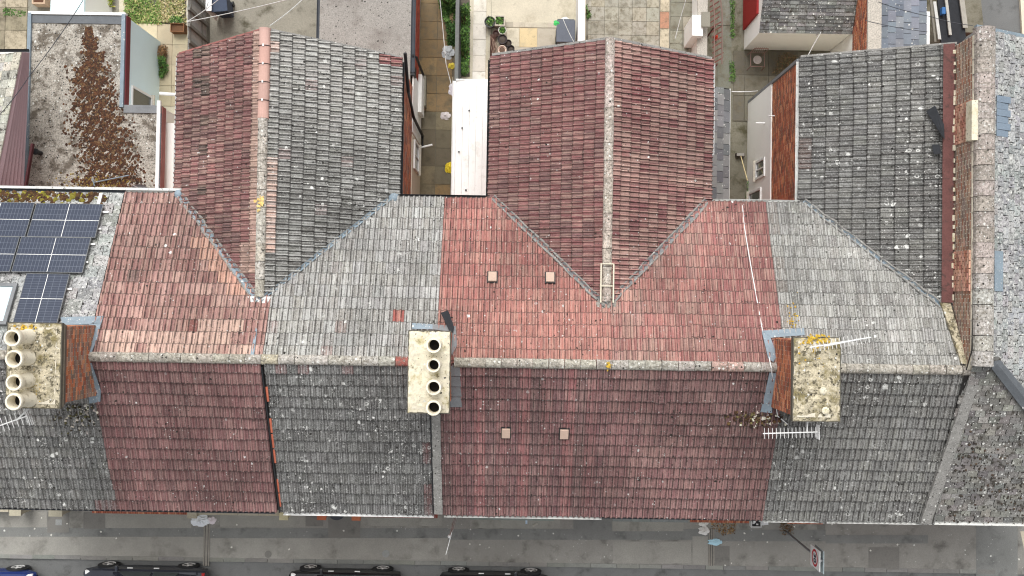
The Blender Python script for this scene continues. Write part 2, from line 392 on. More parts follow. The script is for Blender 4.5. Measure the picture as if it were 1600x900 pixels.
def flush_tiles(house, roof, limit=296):
    L = sorted(TILES.get(house, []), key=lambda t: -t[0])
    for area, M, k, c, sd_ in L[:limit]:
        o = bpy.data.objects.new('tile', TMESH[k]); o.matrix_basis = M; o.color = (*c, 1); link(o, roof)
    rest = L[limit:]
    for key in TM:
        R = [t for t in rest if t[2] == key]
        if not R: continue
        nv = len(TV); V = np.concatenate([TV @ np.array(t[1].to_3x3()).T+np.array(t[1].translation) for t in R])
        Fs = [tuple(i*nv+k for k in f) for i in range(len(R)) for f in TF]
        m = bpy.data.meshes.new('tile_field'); m.from_pydata(V.tolist(), [], Fs)
        li = np.empty(len(m.loops), np.int32); m.loops.foreach_get('vertex_index', li)
        uv = m.uv_layers.new(name='UVMap'); base = np.tile(TV[:, :2]/np.array([TW, TG]), (len(R), 1))
        uv.data.foreach_set('uv', base[li].astype(np.float32).ravel())
        at = m.color_attributes.new('Col', 'FLOAT_COLOR', 'POINT')
        cc = np.repeat(np.array([(*t[3], 1) for t in R], np.float32), nv, 0); at.data.foreach_set('color', cc.ravel())
        sa = m.attributes.new('seed', 'FLOAT', 'POINT'); sa.data.foreach_set('value', np.repeat(np.array([t[4] for t in R], np.float32), nv))
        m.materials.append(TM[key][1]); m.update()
        o = bpy.data.objects.new('tile_field', m); o['kind'] = 'stuff'; link(o, roof)

def strip(mb, pts, width, thick, N, side=None):
    """flat band of given width along pts lying on a plane with normal N"""
    pts = [Vector(p) for p in pts]; N = Vector(N).normalized()
    for a, b in zip(pts, pts[1:]):
        d = (b-a).normalized(); s = N.cross(d)*(width/2)
        mb.obox(a-s-N*.002, b-a, s*2, N*thick)
def bricks(mb, o, A, L, U, Hh, N, tones, rnd, bl=.225, bh=.075, depth=.010, gap=.013, keep=None):
    """individual bricks standing proud of a wall face: A along, U up, N out"""
    o, A, U, N = map(Vector, (o, A, U, N)); nr = int(Hh/bh+.01)
    for r in range(nr):
        x = -(r % 2)*bl/2
        while x < L-.02:
            x0, x1 = max(x, 0), min(x+bl-gap, L)
            if x1-x0 > .03 and (keep is None or keep(o+A*(x0+x1)/2+U*(r+.5)*bh)):
                mb.cur = jit(rnd.choice(tones), .22, rnd)
                d = depth+rnd.uniform(-.004, .005)
                mb.obox(o+A*x0+U*(r*bh)-N*.01, A*(x1-x0), U*(bh-gap), N*(d+.01))
            x += bl
BR_ORANGE = [sR(184, 116, 86), sR(168, 100, 76), sR(194, 134, 102), sR(148, 88, 70), sR(136, 98, 82)]
BR_DARK = [sR(152, 122, 108), sR(138, 110, 98), sR(166, 132, 114), sR(134, 116, 106)]
BR_PINK = [sR(196, 150, 130), sR(180, 126, 108), sR(206, 164, 142)]
def rot_along(o, rz): o.rotation_euler.z = rz; return o
def frame_window(parent, o, A, U, N, wdt, hgt, mat=None, name='window', bars=1):
    """window set on a wall: frame with glass and glazing bars, o is lower corner"""
    o, A, U, N = map(Vector, (o, A, U, N)); t = .07
    mb = MB()
    for (a, b, ww, hh) in ((0, 0, wdt, t), (0, hgt-t, wdt, t), (0, t, t, hgt-2*t), (wdt-t, t, t, hgt-2*t)):
        mb.obox(o+A*a+U*b, A*ww, U*hh, N*.06)
    for k in range(1, bars+1): mb.obox(o+A*(wdt*k/(bars+1)-.02)+U*t, A*.04, U*(hgt-2*t), N*.05)
    fr = mb.build(name, mat or mt['pvc'], parent)
    g = MB(); g.obox(o+A*t+U*t, A*(wdt-2*t), U*(hgt-2*t), N*.02); g.build('pane', mt['glass'], fr)
    s = MB(); s.obox(o-A*.05-U*.06, A*(wdt+.1), U*.055, N*.12); s.build('sill', mt['stone'], fr, col=sR(196, 190, 176))
    return fr

# ================================================================== GROUND
def sheet(name, pts, mat, z=None, parent=None, col=None, kind='structure', thick=0.0):
    mb = MB(); pts = [Vector(p) for p in pts]
    if thick: mb.prism(pts, (0, 0, thick))
    else: mb.q(*pts)
    o = mb.build(name, mat, parent, col=col)
    if parent is None: o['kind'] = kind
    return o
def ccw(pts):
    a = sum(p.x*q.y-q.x*p.y for p, q in zip(pts, pts[1:]+pts[:1])); return pts if a > 0 else pts[::-1]
def pxpoly(l, z): return ccw([S(x, y, z) for x, y in l])
mt['earth'] = plain('earth', sR(96, 90, 80), .95, .2, 1.5, .2, 20)
mt['asphalt'] = plain('road_asphalt', sR(112, 113, 112), .9, .12, 1.2, .22, 45, dirt=(sR(82, 82, 80), .5, .75, 1.8))
mt['tarmac'] = plain('pavement_tarmac', sR(144, 142, 136), .92, .12, 1.0, .2, 45, dirt=(sR(104, 102, 97), .50, .74, 1.5), white=.03)
mt['trench'] = plain('trench_tarmac', sR(128, 129, 126), .92, .12, 1.0, .2, 45, dirt=(sR(98, 99, 97), .5, .75, 1.8), white=.03)
mt['patchdark'] = plain('dark_patch_tarmac', sR(126, 124, 119), .92, .12, 1.4, .2, 45, dirt=(sR(98, 97, 93), .5, .75, 1.4))
mt['patchlight'] = plain('light_patch_tarmac', sR(152, 150, 143), .92, .10, 1.5, .2, 45, dirt=(sR(110, 108, 102), .50, .76, 1.1))
mt['concrete'] = plain('old_concrete', sR(142, 138, 126), .95, .15, 1.2, .2, 30, dirt=(sR(84, 80, 66), .50, .72, 1.4))
mt['concretedark'] = plain('mossy_concrete', sR(122, 118, 104), .95, .18, 1.0, .2, 30, dirt=(sR(78, 74, 54), .48, .70, 1.7))
mt['palecement'] = plain('pale_cement', sR(198, 190, 170), .9, .10, 1.2, .12, 30, dirt=(sR(156, 146, 124), .50, .8, 1.4), dirt2=(sR(120, 112, 94), .62, .78, 4))
g = sheet('ground', [(-400, -400, -.06), (400, -400, -.06), (400, 400, -.06), (-400, 400, -.06)], mt['earth'])
YK = S(800, 879, .1).y            # kerb edge
YP = S(800, 795, .1).y            # back of the pavement
sheet('road', [(-400, -60, 0), (400, -60, 0), (400, YK-.01, 0), (-400, YK-.01, 0)], mt['asphalt'])
pav = MB(); pav.prism([(-400, YK, -.05), (400, YK, -.05), (400, YF+.9, -.05), (-400, YF+.9, -.05)], (0, 0, .15))
pav = pav.build('pavement', mt['tarmac']); pav['kind'] = 'structure'
# kerbstones
rnd = random.Random(3); x = -19.0; kb = {}
unit = MB(); unit.box(0, 1, -.14, 0, -.1, .0); kmesh = unit.mesh('kerbstone'); kmesh.materials.append(mt['stone'])
while x < 20:
    L = rnd.choice((.62, .78, .9, .9, .75))
    o = bpy.data.objects.new('kerbstone', kmesh); o.location = (x, YK+.012+rnd.uniform(-.006, .006), .106+rnd.uniform(-.004, .006)); o.scale = (L-.012, 1, 1)
    o.color = (*jit(sR(132, 132, 127), .12, rnd), 1); link(o, pav); x += L
def patch(px0, px1, py0, py1, mat, lift, name='tarmac_patch'):
    a = [S(px0, py0, .1), S(px1, py0, .1), S(px1, py1, .1), S(px0, py1, .1)]
    sheet(name, [Vector((p.x, p.y, .1+lift)) for p in ccw(a)], mt[mat], parent=pav)
for k, (a, b) in enumerate(((-40, 318), (327, 700), (700, 1107), (1116, 1290))):
    patch(a, b, 824+k*1.2, 838.5+k*2.4, 'trench', .004)
for (a, b, c, d, m_, l_) in ((-30, 73, 800, 824, 'patchlight', .005), (74, 108, 800, 832, 'patchdark', .009), (109, 130, 800, 825, 'patchlight', .005), (131, 164, 800, 826, 'patchdark', .0075),
        (165, 299, 800, 825, 'patchlight', .005), (344, 477, 805, 823, 'patchlight', .005), (478, 505, 805, 822, 'patchdark', .0075), (513, 563, 805, 840, 'patchdark', .009), (564, 690, 806, 822, 'patchlight', .005), (735, 875, 806, 825, 'patchlight', .005),
        (896, 956, 808, 836, 'trench', .006), (957, 1068, 808, 830, 'patchlight', .0055), (1082, 1106, 838, 882, 'patchlight', .005), (958, 1080, 846, 880, 'patchlight', .003), (1117, 1140, 853, 886, 'patchdark', .003),
        (1290, 1450, 836, 849, 'trench', .006), (1357, 1405, 855, 890, 'patchdark', .005), (1525, 1590, 818, 900, 'trench', .0045), (-30, 319, 839, 872, 'patchlight', .002), (329, 700, 839, 874, 'patchlight', .002)):
    patch(a, b, c, d, m_, l_)
def channel(px, y0, y1):
    a, b = S(px-4, y0, .1), S(px+4, y1, .1)
    mb = MB(); mb.box(a.x, b.x, b.y, a.y, .1, .118); o = mb.build('drain_channel', mt['stone'], pav, col=sR(140, 136, 128))
    g_ = MB(); g_.box(a.x+.05, a.x+.065, b.y, a.y, .118, .121); g_.box(b.x-.065, b.x-.05, b.y, a.y, .118, .121); g_.build('channel_slot', mt['black'], o)
channel(323, 806, 884); channel(1111.5, 826, 884)
def cover(px, py, w_, d_, round_=False, mat='patchdark'):
    p = S(px, py, .1); mb = MB()
    if round_: mb.lathe([(.001, .112), (w_/2, .112), (w_/2, .116), (.001, .116)], 20, (p.x, p.y, 0))
    else:
        mb.box(p.x-w_/2, p.x+w_/2, p.y-d_/2, p.y+d_/2, .11, .116); mb.box(p.x-w_/2+.05, p.x+w_/2-.05, p.y-d_/2+.05, p.y+d_/2-.05, .116, .120)
    mb.build('cover_plate', mt[mat], pav)
cover(92, 816, .22, .2, False, 'stone'); cover(603, 865, .26, .26, True, 'stone'); cover(419, 866, .24, .24, True); cover(1283, 822, .28, .24)
for o_ in pav.children:
    if o_.name.startswith('cover_plate'): o_.color = (*sR(150, 152, 150), 1)
mk = MB(); a, b = S(1594, 830, .1), S(1606, 905, .1)
mk.prism([(a.x, a.y, .104), (a.x+.0, a.y, .104), (a.x+.35, b.y, .104), (a.x+.7, b.y, .104), (a.x+.45, a.y, .104)][1:], (0, 0, .004)); mk.build('pale_strip', mt['palecement'], pav)

# ================================================================== TERRACE HOUSES
UH = lambda L, k: L*math.sqrt(1+k*k)
LB, LF = UH(YB-YR, KB), UH(YR-YF, KF)
def under_wing(p): return p.y > valley_y(p.x)-.02 and zwing(p.x, p.y) > p.z+.06 and p.y < YB+.3
def under_main(p): return p.y < YB and zB(p.y) > p.z+.05
PEACH = sR(204, 172, 157); BLK = sR(74, 68, 66)
def dull(c, k=.15):
    if max(c)-min(c) < .03: return (c[0]*1.02, c[1]*.995, c[2]*.955)
    l = .35*c[0]+.5*c[1]+.15*c[2]; return tuple(x*(1-k)+l*k*1.05 for x in c)
def palette(tones, amt=.10, special=None):
    def f(i, j, px, py, r):
        if special:
            c = special(i, j, px, py, r)
            if c is not None: return c if len(c) == 4 else jit(dull(c, .05), .05, r)
        t = tones(px, py, r) if callable(tones) else r.choice(tones)
        return jit(dull(t), amt*.6, r)
    return f
def house(name, k, label):
    e = empty(name); tagit(e, label, 'house', 'terraced houses'); x0, x1 = PX[k], PX[k+1]
    mb = MB(); mb.box(x0+.01, x1-.01, YF+.32, YB-.25, 0, ZE-.1)
    for x in (x0+.01, x1-.01):           # party gables in the roof space
        s_ = .1 if x == x0+.01 else -.1
        mb.prism([(x, YF+.4, ZE-.1), (x, YB-.4, ZE-.1), (x, YR, ZR-.2)], (s_, 0, 0))
    mb.build('wall', mt['wallbrick'], e)
    # street front
    xw = x0+.7
    frame_window(e, (xw, YF+.32, 1.0), (1, 0, 0), (0, 0, 1), (0, -1, 0), 1.5, 1.5)
    frame_window(e, (xw+.1, YF+.32, 3.7), (1, 0, 0), (0, 0, 1), (0, -1, 0), 1.3, 1.3)
    d = MB(); d.obox((x1-1.5, YF+.32, .12), (.9, 0, 0), (0, 0, 2.1), (0, -.06, 0)); d = d.build('door', mt['obj'], e, col=random.choice((sR(60, 74, 96), sR(110, 40, 38), sR(225, 225, 222))))
    hd = MB(); hd.tube([(x1-.75, YF+.24, 1.15), (x1-.65, YF+.24, 1.15)], .015); hd.build('handle', mt['alu'], d)
    return e
def deck(e, quads):
    mb = MB()
    for qd in quads: mb.q(*qd)
    return mb.build('roof', mt['felt'], e)
def main_deck(x0, x1):
    z = .02
    return [((x0, YF, ZE-z), (x1, YF, ZE-z), (x1, YR, ZR-z), (x0, YR, ZR-z)), ((x0, YR, ZR-z), (x1, YR, ZR-z), (x1, YB, ZE-z), (x0, YB, ZE-z))]
def valley_apex(rx): return YB-(ZW-ZE)/KB
def wing_deck(le, rx, yv, yve, left=True, zt=ZW):
    z = .02; pts = [(le, YB-.3, ZWE-z), (rx, YB-(zt-ZE)/KB-.2, zt-z), (rx, yv, zt-z), (le, yve, ZWE-z)]
    return [pts if left else pts[::-1]]
def ridge_run(roof, a, b, n, r=.118, tone=sR(160, 154, 144), mat=None, lift=.0, skip=lambda i: False, tones=None, over=.01):
    """half round ridge tiles bedded end to end"""
    a, b = Vector(a), Vector(b); d = (b-a)/n; D = d.normalized(); s = D.cross(Vector((0, 0, 1))).normalized(); rnd = random.Random(int(a.x*100)+n)
    up = s.cross(D)
    for i in range(n):
        if skip(i): continue
        mb = MB(); p0 = a+d*i; p1 = a+d*(i+1)-D*.014; p0 = p0+Vector((rnd.uniform(-.008, .008), rnd.uniform(-.008, .008), rnd.uniform(-.006, .008)))
        rows = []
        for p, rr in ((p0, r+.012), (p0+(p1-p0)*.14, r), (p0+(p1-p0)*.6, r-.002), (p1, r+.002)):
            rows.append([p+s*math.cos(t)*rr*1.1+up*(math.sin(t)*rr*.85+.02+lift) for t in [math.pi*q/8 for q in range(9)]])
            rows[-1] = [rows[-1][0]-up*.11]+rows[-1]+[rows[-1][-1]-up*.11]
        for u, v in zip(rows, rows[1:]):
            for k in range(10): mb.q(u[k], v[k], v[k+1], u[k+1])
        mb.q(*rows[0]); mb.q(*rows[-1][::-1])
        c = tones(i) if tones else tone
        o = mb.build('ridge_tile', mat or mt['mortar_ridge'], roof, smooth=True, col=jit(c, .10, rnd))
def valley_strip(roof, pts, w_=.13, mat='lead', lift=.055, edge=True):
    """lead valley gutter: a band folded along its middle with a mortar fillet each side"""
    mb = MB(); ed = MB(); pts = [Vector(p) for p in pts]; rr = random.Random(len(pts)+int(pts[0].x*10))
    n = 14; P_ = [pts[0].lerp(pts[-1], t/n)+Vector((rr.uniform(-.012, .012), rr.uniform(-.012, .012), lift)) for t in range(n+1)]
    side = (P_[-1]-P_[0]).normalized().cross(Vector((0, 0, 1))).normalized()
    for a, b in zip(P_, P_[1:]):
        for sg in (1, -1):
            s0 = side*(w_/2)*sg; q_ = [a, b, b+s0+Vector((0, 0, .045)), a+s0+Vector((0, 0, .045))]
            mb.q(*(q_ if sg < 0 else q_[::-1]))
    o = mb.build('valley', mt[mat], roof)
    if edge:
        for sg in (1, -1):
            ed.tube([p+side*sg*(w_/2+rr.uniform(0, .03))+Vector((0, 0, .03)) for p in P_], [rr.uniform(.018, .04) for _ in P_], 6)
        ed.build('valley_mortar', mt['verge'], roof, smooth=True)
def gutter_run(e, a, b, mat, r=.06, name='gutter'):
    a, b = Vector(a), Vector(b); d = (b-a).normalized(); s = d.cross(Vector((0, 0, 1))); mb = MB()
    prof = [(math.cos(t)*r, math.sin(t)*r) for t in [math.pi+math.pi*q/6 for q in range(7)]]
    prof = prof+[(x*.85, y*.85) for x, y in prof[::-1]]
    A_ = [a+s*x+Vector((0, 0, y)) for x, y in prof]; B_ = [b+s*x+Vector((0, 0, y)) for x, y in prof]
    for k in range(len(prof)): mb.q(A_[k], A_[(k+1) % len(prof)], B_[(k+1) % len(prof)], B_[k])
    mb.q(*A_[::-1]); mb.q(*B_); o = mb.build(name, mt[mat], e)
    return o

# ---- house with the solar panels (left edge)
h0 = house('terrace_house', 0, 'house at the left edge with solar panels on its mossy slate rear roof')
r0 = deck(h0, main_deck(PX[0], PX[1]))
lay('h0', SF, PX[0], PX[1]+.02, 15, 14, LF, 'greyfront', palette([sR(104, 104, 103), sR(96, 96, 96), sR(114, 113, 111)], .1, lambda i, j, px, py, r: sR(150, 148, 142) if (i > 11 and j > 9) else (sR(126, 92, 90) if (i > 12 and j < 1) else None)), seed=2)
flush_tiles('h0', r0)
def slates(mb, sl, a0, a1, s0, s1, w_, g_, tones, rnd, keep=None, thick=.014, seedoff=0):
    j = 0; y = s0
    while y < s1-.02:
        x = a0-(j % 2)*w_/2
        while x < a1-.01:
            b0, b1 = max(x, a0), min(x+w_-.018, a1)
            if b1-b0 > .04:
                o = sl['o']+sl['A']*b0+sl['U']*y; c = o+sl['A']*(b1-b0)/2+sl['U']*g_/2
                if keep is None or keep(c):
                    mb.cur = jit(rnd.choice(tones), .16, rnd)
                    t = rnd.uniform(.0, .018)
                    mb.obox(o+sl['N']*(.012+t), sl['A']*(b1-b0), sl['U']*(min(g_*1.25, s1-y))-sl['N']*.012, sl['N']*thick)
            x += w_
        y += g_; j += 1
rs = random.Random(5); mb = MB()
slates(mb, SB, -PX[1]+.02, -PX[0], 0, LB, .42, .34, [sR(150, 150, 148), sR(134, 134, 132), sR(160, 160, 156)], rs)
o = mb.build('slate_field', mt['slatelichen'], r0); o['kind'] = 'stuff'
# moss along the eaves of the slate slope
def clumps(name, pts, mat, parent, rr, tones, flat=.35, kind='stuff'):
    mb = MB()
    for p, r in pts:
        n = 7; ph = rr.uniform(0, 6); mb.cur = jit(rr.choice(tones), .2, rr)
        ring = [Vector(p)+Vector((math.cos(ph+2*math.pi*k/n)*r*rr.uniform(.6, 1.25), math.sin(ph+2*math.pi*k/n)*r*rr.uniform(.6, 1.25), 0)) for k in range(n)]
        top = [Vector(p)+(q_-Vector(p))*.6+Vector((0, 0, r*flat)) for q_ in ring]
        for k in range(n): mb.q(ring[k], ring[(k+1) % n], top[(k+1) % n], top[k])
        mb.q(*top)
    o = mb.build(name, mat, parent); o['kind'] = kind; return o
mt['moss'] = plain('moss', (0, 0, 0), .95, .3, 9, .5, 40, src='attr')
pts = []
for _ in range(420):
    x = rs.uniform(PX[0], PX[1]-.5); d_ = abs(rs.gauss(0, .22)); y = YB-d_
    if y > YB-.75: pts.append(((x, y, zB(y)+.03), rs.uniform(.02, .09)))
clumps('moss', pts, mt['moss'], r0, rs, [sR(78, 56, 38), sR(66, 48, 34), sR(120, 112, 44), sR(88, 66, 40)])
pts = [((x, y, zB(y)+.03), rs.uniform(.02, .06)) for x, y in [(rs.gauss(S(70, 310, ZE).x, .35), YB-abs(rs.gauss(.1, .1))) for _ in range(60)]]
clumps('yellow_moss', pts, mt['moss'], r0, rs, [sR(160, 150, 50), sR(140, 138, 56)])
gutter_run(h0, (PX[0], YB+.07, ZE-.0), (PX[1]+.0, YB+.07, ZE-.0), 'gutter')
gutter_run(h0, (PX[0], YF-.05, ZE-.02), (PX[1], YF-.05, ZE-.02), 'gutter')
# parapet rail behind the eaves
mb = MB(); mb.box(PX[0], PX[1]+1.9, YB+.10, YB+.17, ZE-.1, ZE+.05); mb.build('fascia', mt['pvcdirty'], h0)

# ---- house 1: pink tiles
h1 = house('terrace_house', 1, 'house with pale pink tiled rear roof, right of the solar panels')
qd = main_deck(PX[1], PX[2])+wing_deck(W1L_, W1R, YW1, YWE1)
r1 = deck(h1, qd)
def sp_h1r(i, j, px, py, r):
    if j >= 12 and px > 165 and not (px > 385 and r.random() < .7): return PEACH if r.random() < .93 else None
    if j == 11 and 285 < px < 385: return PEACH if r.random() < .75 else sR(130, 80, 74)
    if 205 < px < 226 and 425 < py < 442: return sR(118, 96, 92)
    d_ = px-(285+(py-308)*.75)            # along the valley
    if -34 < d_ and 365 < py < 470: return sR(214, 164, 144)
lay('h1', SB, -PX[2], -PX[1], 15, 14, LB, 'red', palette(lambda px, py, r: r.choice([sR(172, 127, 119), sR(158, 112, 105), sR(182, 141, 131), sR(150, 104, 98)]), .10, sp_h1r), under_wing, seed=4)
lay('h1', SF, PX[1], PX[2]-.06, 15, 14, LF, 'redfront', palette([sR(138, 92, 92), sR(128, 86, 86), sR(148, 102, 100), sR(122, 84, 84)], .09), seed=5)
def sp_w1l(i, j, px, py, r):
    if j == 9 and py < 425: return PEACH if py < 300 or r.random() < .9 else None
    if j == 8 and 384 < py < 425: return PEACH
    if 310 < px < 327 and (int((py-20)/53.0) != int((py-38)/53.0)): return BLK
lay('h1', WL1, -YWE1, -(YB-4.6), 31, 10, UH(W1R-W1L_, 1.0*(ZW-ZWE)/(W1R-W1L_))-.02, 'red', palette([sR(148, 94, 94), sR(134, 88, 88), sR(122, 86, 86), sR(160, 104, 102)], .10, sp_w1l), under_main, seed=6, fan=(YWE1-YW1, 0))
flush_tiles('h1', r1)
# ---- house 2: grey tiles
h2 = house('terrace_house', 2, 'grey tiled house between the pink house and the middle chimney')
r2 = deck(h2, main_deck(PX[2], PX[3])+wing_deck(W1R_, W1R, YW1, YWE1, False))
def sp_h2r(i, j, px, py, r):
    if 612 < px < 630 and 481 < py < 497: return (*sR(170, 92, 84), 'red')
    if r.random() < .02: return (*jit(sR(156, 138, 132), .08, r), 'grey')
lay('h2', SB, -PX[3], -PX[2], 15, 14, LB, 'grey', palette([sR(160, 158, 155), sR(150, 149, 146), sR(168, 166, 162)], .10, sp_h2r), under_wing, seed=7)
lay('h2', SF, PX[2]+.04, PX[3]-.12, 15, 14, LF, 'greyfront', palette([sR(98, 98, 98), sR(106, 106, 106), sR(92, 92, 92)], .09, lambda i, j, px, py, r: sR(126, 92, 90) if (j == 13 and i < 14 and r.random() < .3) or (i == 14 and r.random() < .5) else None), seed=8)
def sp_w1r(i, j, px, py, r):
    if j == 10 and (60 < py < 80 or 246 < py < 396): return PEACH
    if j < 2 and py < 98 and i > 26: return (*sR(140, 84, 88), 'red')
    if r.random() < .02: return sR(150, 132, 128)
    if py > 290 and j > 3 and r.random() < .4: return sR(98, 97, 95)
def tone_w1r(px, py, r):
    t = min(1, max(0, (py-80)/240)); return mixc(sR(158, 157, 154), sR(112, 112, 110), t)
lay('h2', WR1, YB-4.6, YWE1-.0, 31, 11, UH(W1R_-W1R, (ZW-ZWE)/(W1R_-W1R))-.02, 'grey', palette(tone_w1r, .09, sp_w1r), under_main, seed=9, fan=(0, YW1-YWE1))
flush_tiles('h2', r2)
# ---- house 3: bright red
h3 = house('terrace_house', 3, 'bright red tiled house right of the middle chimney with four vent tiles')
r3 = deck(h3, main_deck(PX[3], PX[4])+wing_deck(W2L_, W2R, YW2, YWE2))
lay('h3', SB, -PX[4], -PX[3], 16, 14, LB, 'red', palette(lambda px, py, r: mixc(r.choice([sR(172, 102, 94), sR(160, 94, 88), sR(182, 114, 104)]), sR(190, 128, 112), max(0, min(.6, (py-380)/300))), .09), under_wing, seed=10)
def st_h3(i, j, px, py, r): return [sR(150, 98, 98), sR(122, 86, 88), sR(134, 92, 92), sR(118, 88, 88)][(i*7+3) % 4]
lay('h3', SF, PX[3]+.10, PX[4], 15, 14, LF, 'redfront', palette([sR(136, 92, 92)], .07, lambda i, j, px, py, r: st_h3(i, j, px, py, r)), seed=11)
lay('h3', WL2, -YWE2, -(YB-4.4), 32, 11, UH(W2R-W2L_, (ZW-ZWE)/(W2R-W2L_))-.02, 'red', palette([sR(150, 92, 92), sR(142, 88, 88), sR(134, 92, 92)], .07), under_main, seed=12, fan=(YWE2-YW2, 0))
flush_tiles('h3', r3)
# ---- house 4
h4 = house('terrace_house', 4, 'red tiled house with mixed pink and maroon tiles, left of the rightmost chimney')
r4 = deck(h4, main_deck(PX[4], PX[5])+wing_deck(W2R_, W2R, YW2, YWE2, False))
def tone_h4(px, py, r):
    c = r.choice([sR(176, 112, 104), sR(168, 124, 114), sR(158, 98, 92)])
    return mixc(c, sR(146, 88, 86), max(0, min(.85, (px-1060)/120)))
lay('h4', SB, -PX[5]+.05, -PX[4], 15, 14, LB, 'red', palette(tone_h4, .11, lambda i, j, px, py, r: sR(196, 150, 136) if 962 < px < 985 and 445 < py < 470 else None), under_wing, seed=13)
lay('h4', SF, PX[4], PX[5]-.03, 15, 14, LF, 'redfront', palette(lambda px, py, r: mixc(r.choice([sR(140, 96, 95), sR(130, 90, 90), sR(148, 108, 104)]), sR(112, 78, 78), max(0, min(.7, (px-1060)/160))*(1 if py < 700 else .3)), .11), seed=14)
def sp_w2r(i, j, px, py, r):
    t = ((i*5+j*3) % 11)/11
    return mixc(sR(172, 132, 122), sR(144, 86, 88), .75 if r.random() < .42 else .15)
def tone_w2r(px, py, r): return r.choice([sR(176, 136, 126), sR(170, 126, 118), sR(146, 88, 90), sR(160, 108, 104)])
lay('h4', WR2, YB-4.4, YWE2, 32, 11, UH(W2R_-W2R, (ZW-ZWE)/(W2R_-W2R))-.02, 'red', palette(tone_w2r, .08, lambda i, j, px, py, r: sR(140, 84, 86) if (i > 29 and j < 6) or (j in (7, 8) and 110 < py < 190 and r.random() < .6) else None), under_main, seed=15, fan=(0, YW2-YWE2))
flush_tiles('h4', r4)
# ---- house 5: grey, right
h5 = house('terrace_house', 5, 'grey tiled house between the rightmost chimney and the brick parapet')
r5 = deck(h5, main_deck(PX[5], PX[6])+wing_deck(W3L_, W3R_, YW3, YW3, True, ZW+.05))
def hid5(p): return under_wing(p) or p.x > 12.25
lay('h5', SB, -PX[6]-.3, -PX[5]+.05, 16, 14, LB, 'grey', palette([sR(160, 160, 157), sR(152, 152, 149), sR(142, 142, 140)], .08, lambda i, j, px, py, r: sR(146, 138, 130) if i > 14 and r.random() < .5 else None), hid5, seed=16)
lay('h5', SF, PX[5]-.03, PX[6]+.25, 16, 14, LF, 'greyfront', palette([sR(126, 126, 124), sR(116, 116, 115), sR(134, 134, 131)], .08), lambda p: p.x > 12.3-(YR-p.y)*.1+.25, seed=17)
lay('h5', WL3, -YW3, -(YB-4.6), 30, 11, UH(W3R_-W3L_, (ZW+.05-ZWE)/(W3R_-W3L_)), 'greyfront', palette([sR(120, 120, 118), sR(108, 108, 107), sR(130, 130, 127)], .09, lambda i, j, px, py, r: sR(128, 106, 98) if j == 0 and 215 < py < 260 else None), under_main, seed=18)
flush_tiles('h5', r5)

# ---- ridges
gr = sR(160, 155, 146)
ridge_run(r1, (PX[1]-.0, YR, ZR), (PX[2], YR, ZR), 11)
ridge_run(r2, (PX[2], YR, ZR), (-2.6, YR, ZR), 9, tones=lambda i: sR(150, 92, 84) if i == 8 else (sR(176, 166, 146) if i == 0 else sR(168, 164, 156)))
ridge_run(r3, (-1.5, YR, ZR), (PX[4], YR, ZR), 10)
ridge_run(r4, (PX[4], YR, ZR), (7.0, YR, ZR), 10, tones=lambda i: sR(168, 140, 130) if i in (6, 7) else gr)
ridge_run(r5, (7.95, YR, ZR), (12.3, YR, ZR), 10)
ridge_run(r0, (PX[0], YR, ZR), (-12.45, YR, ZR), 8)
yap = YB-(ZW-ZE)/KB
ridge_run(r1, (W1R, YW1+.03, ZW), (W1R, S(408, 186, ZW).y, ZW), 5, tone=sR(192, 156, 144), r=.135, mat=mt['ridge_new'])
ridge_run(r1, (W1R, S(408, 186, ZW).y, ZW), (W1R, yap+.1, ZW), 10, r=.12, tones=lambda i: sR(176, 170, 160))
ridge_run(r3, (W2R, YW2+.03, ZW), (W2R, yap+.12, ZW), 15, r=.118, tones=lambda i: sR(178, 166, 156))
mb = MB()
for k in range(1, 5):        # dark unions with bright clips between the new ridge tiles
    y = YW1+.03+(S(408, 186, ZW).y-YW1-.03)*k/5
    mb.tube([(W1R+math.cos(t)*.165, y, ZW+.02+math.sin(t)*.132) for t in [math.pi*q/8 for q in range(9)]], .012, 5)
u_ = mb.build('ridge_union', mt['black'], r1)
mb = MB()
for k in range(1, 5):
    y = YW1+.03+(S(408, 186, ZW).y-YW1-.03)*k/5; mb.box(W1R-.02, W1R+.02, y-.03, y+.03, ZW+.15, ZW+.17)
mb.build('clip', mt['alu'], u_)
# ---- valleys
V = lambda x: Vector((x, valley_y(x), zwing(x, 0)))
valley_strip(r1, [V(W1L_+.1), V(W1R-.02)], .15, 'lead')
valley_strip(r2, [V(W1R_-.1), V(W1R+.05)], .11, 'lead', edge=False)
valley_strip(r3, [V(W2L_+.1), V(W2R-.02)], .09, 'leadgrey')
valley_strip(r4, [V(W2R_-.1), V(W2R+.05)], .13, 'leadgrey')
valley_strip(r5, [V(W3L_+.1), V(W3R_-.3)], .09, 'lead', edge=True)
for rr_, x, y in ((r1, W1L_+.12, YB-.02), (r2, W1R_-.12, YB-.02)):       # lead saddles at the valley feet
    mb = MB(); mb.lathe([(.17, 0), (.15, .06), (.06, .11), (.01, .12)], 9, (x, y, ZE+.02)); mb.build('lead_saddle', mt['lead'], rr_, smooth=False)
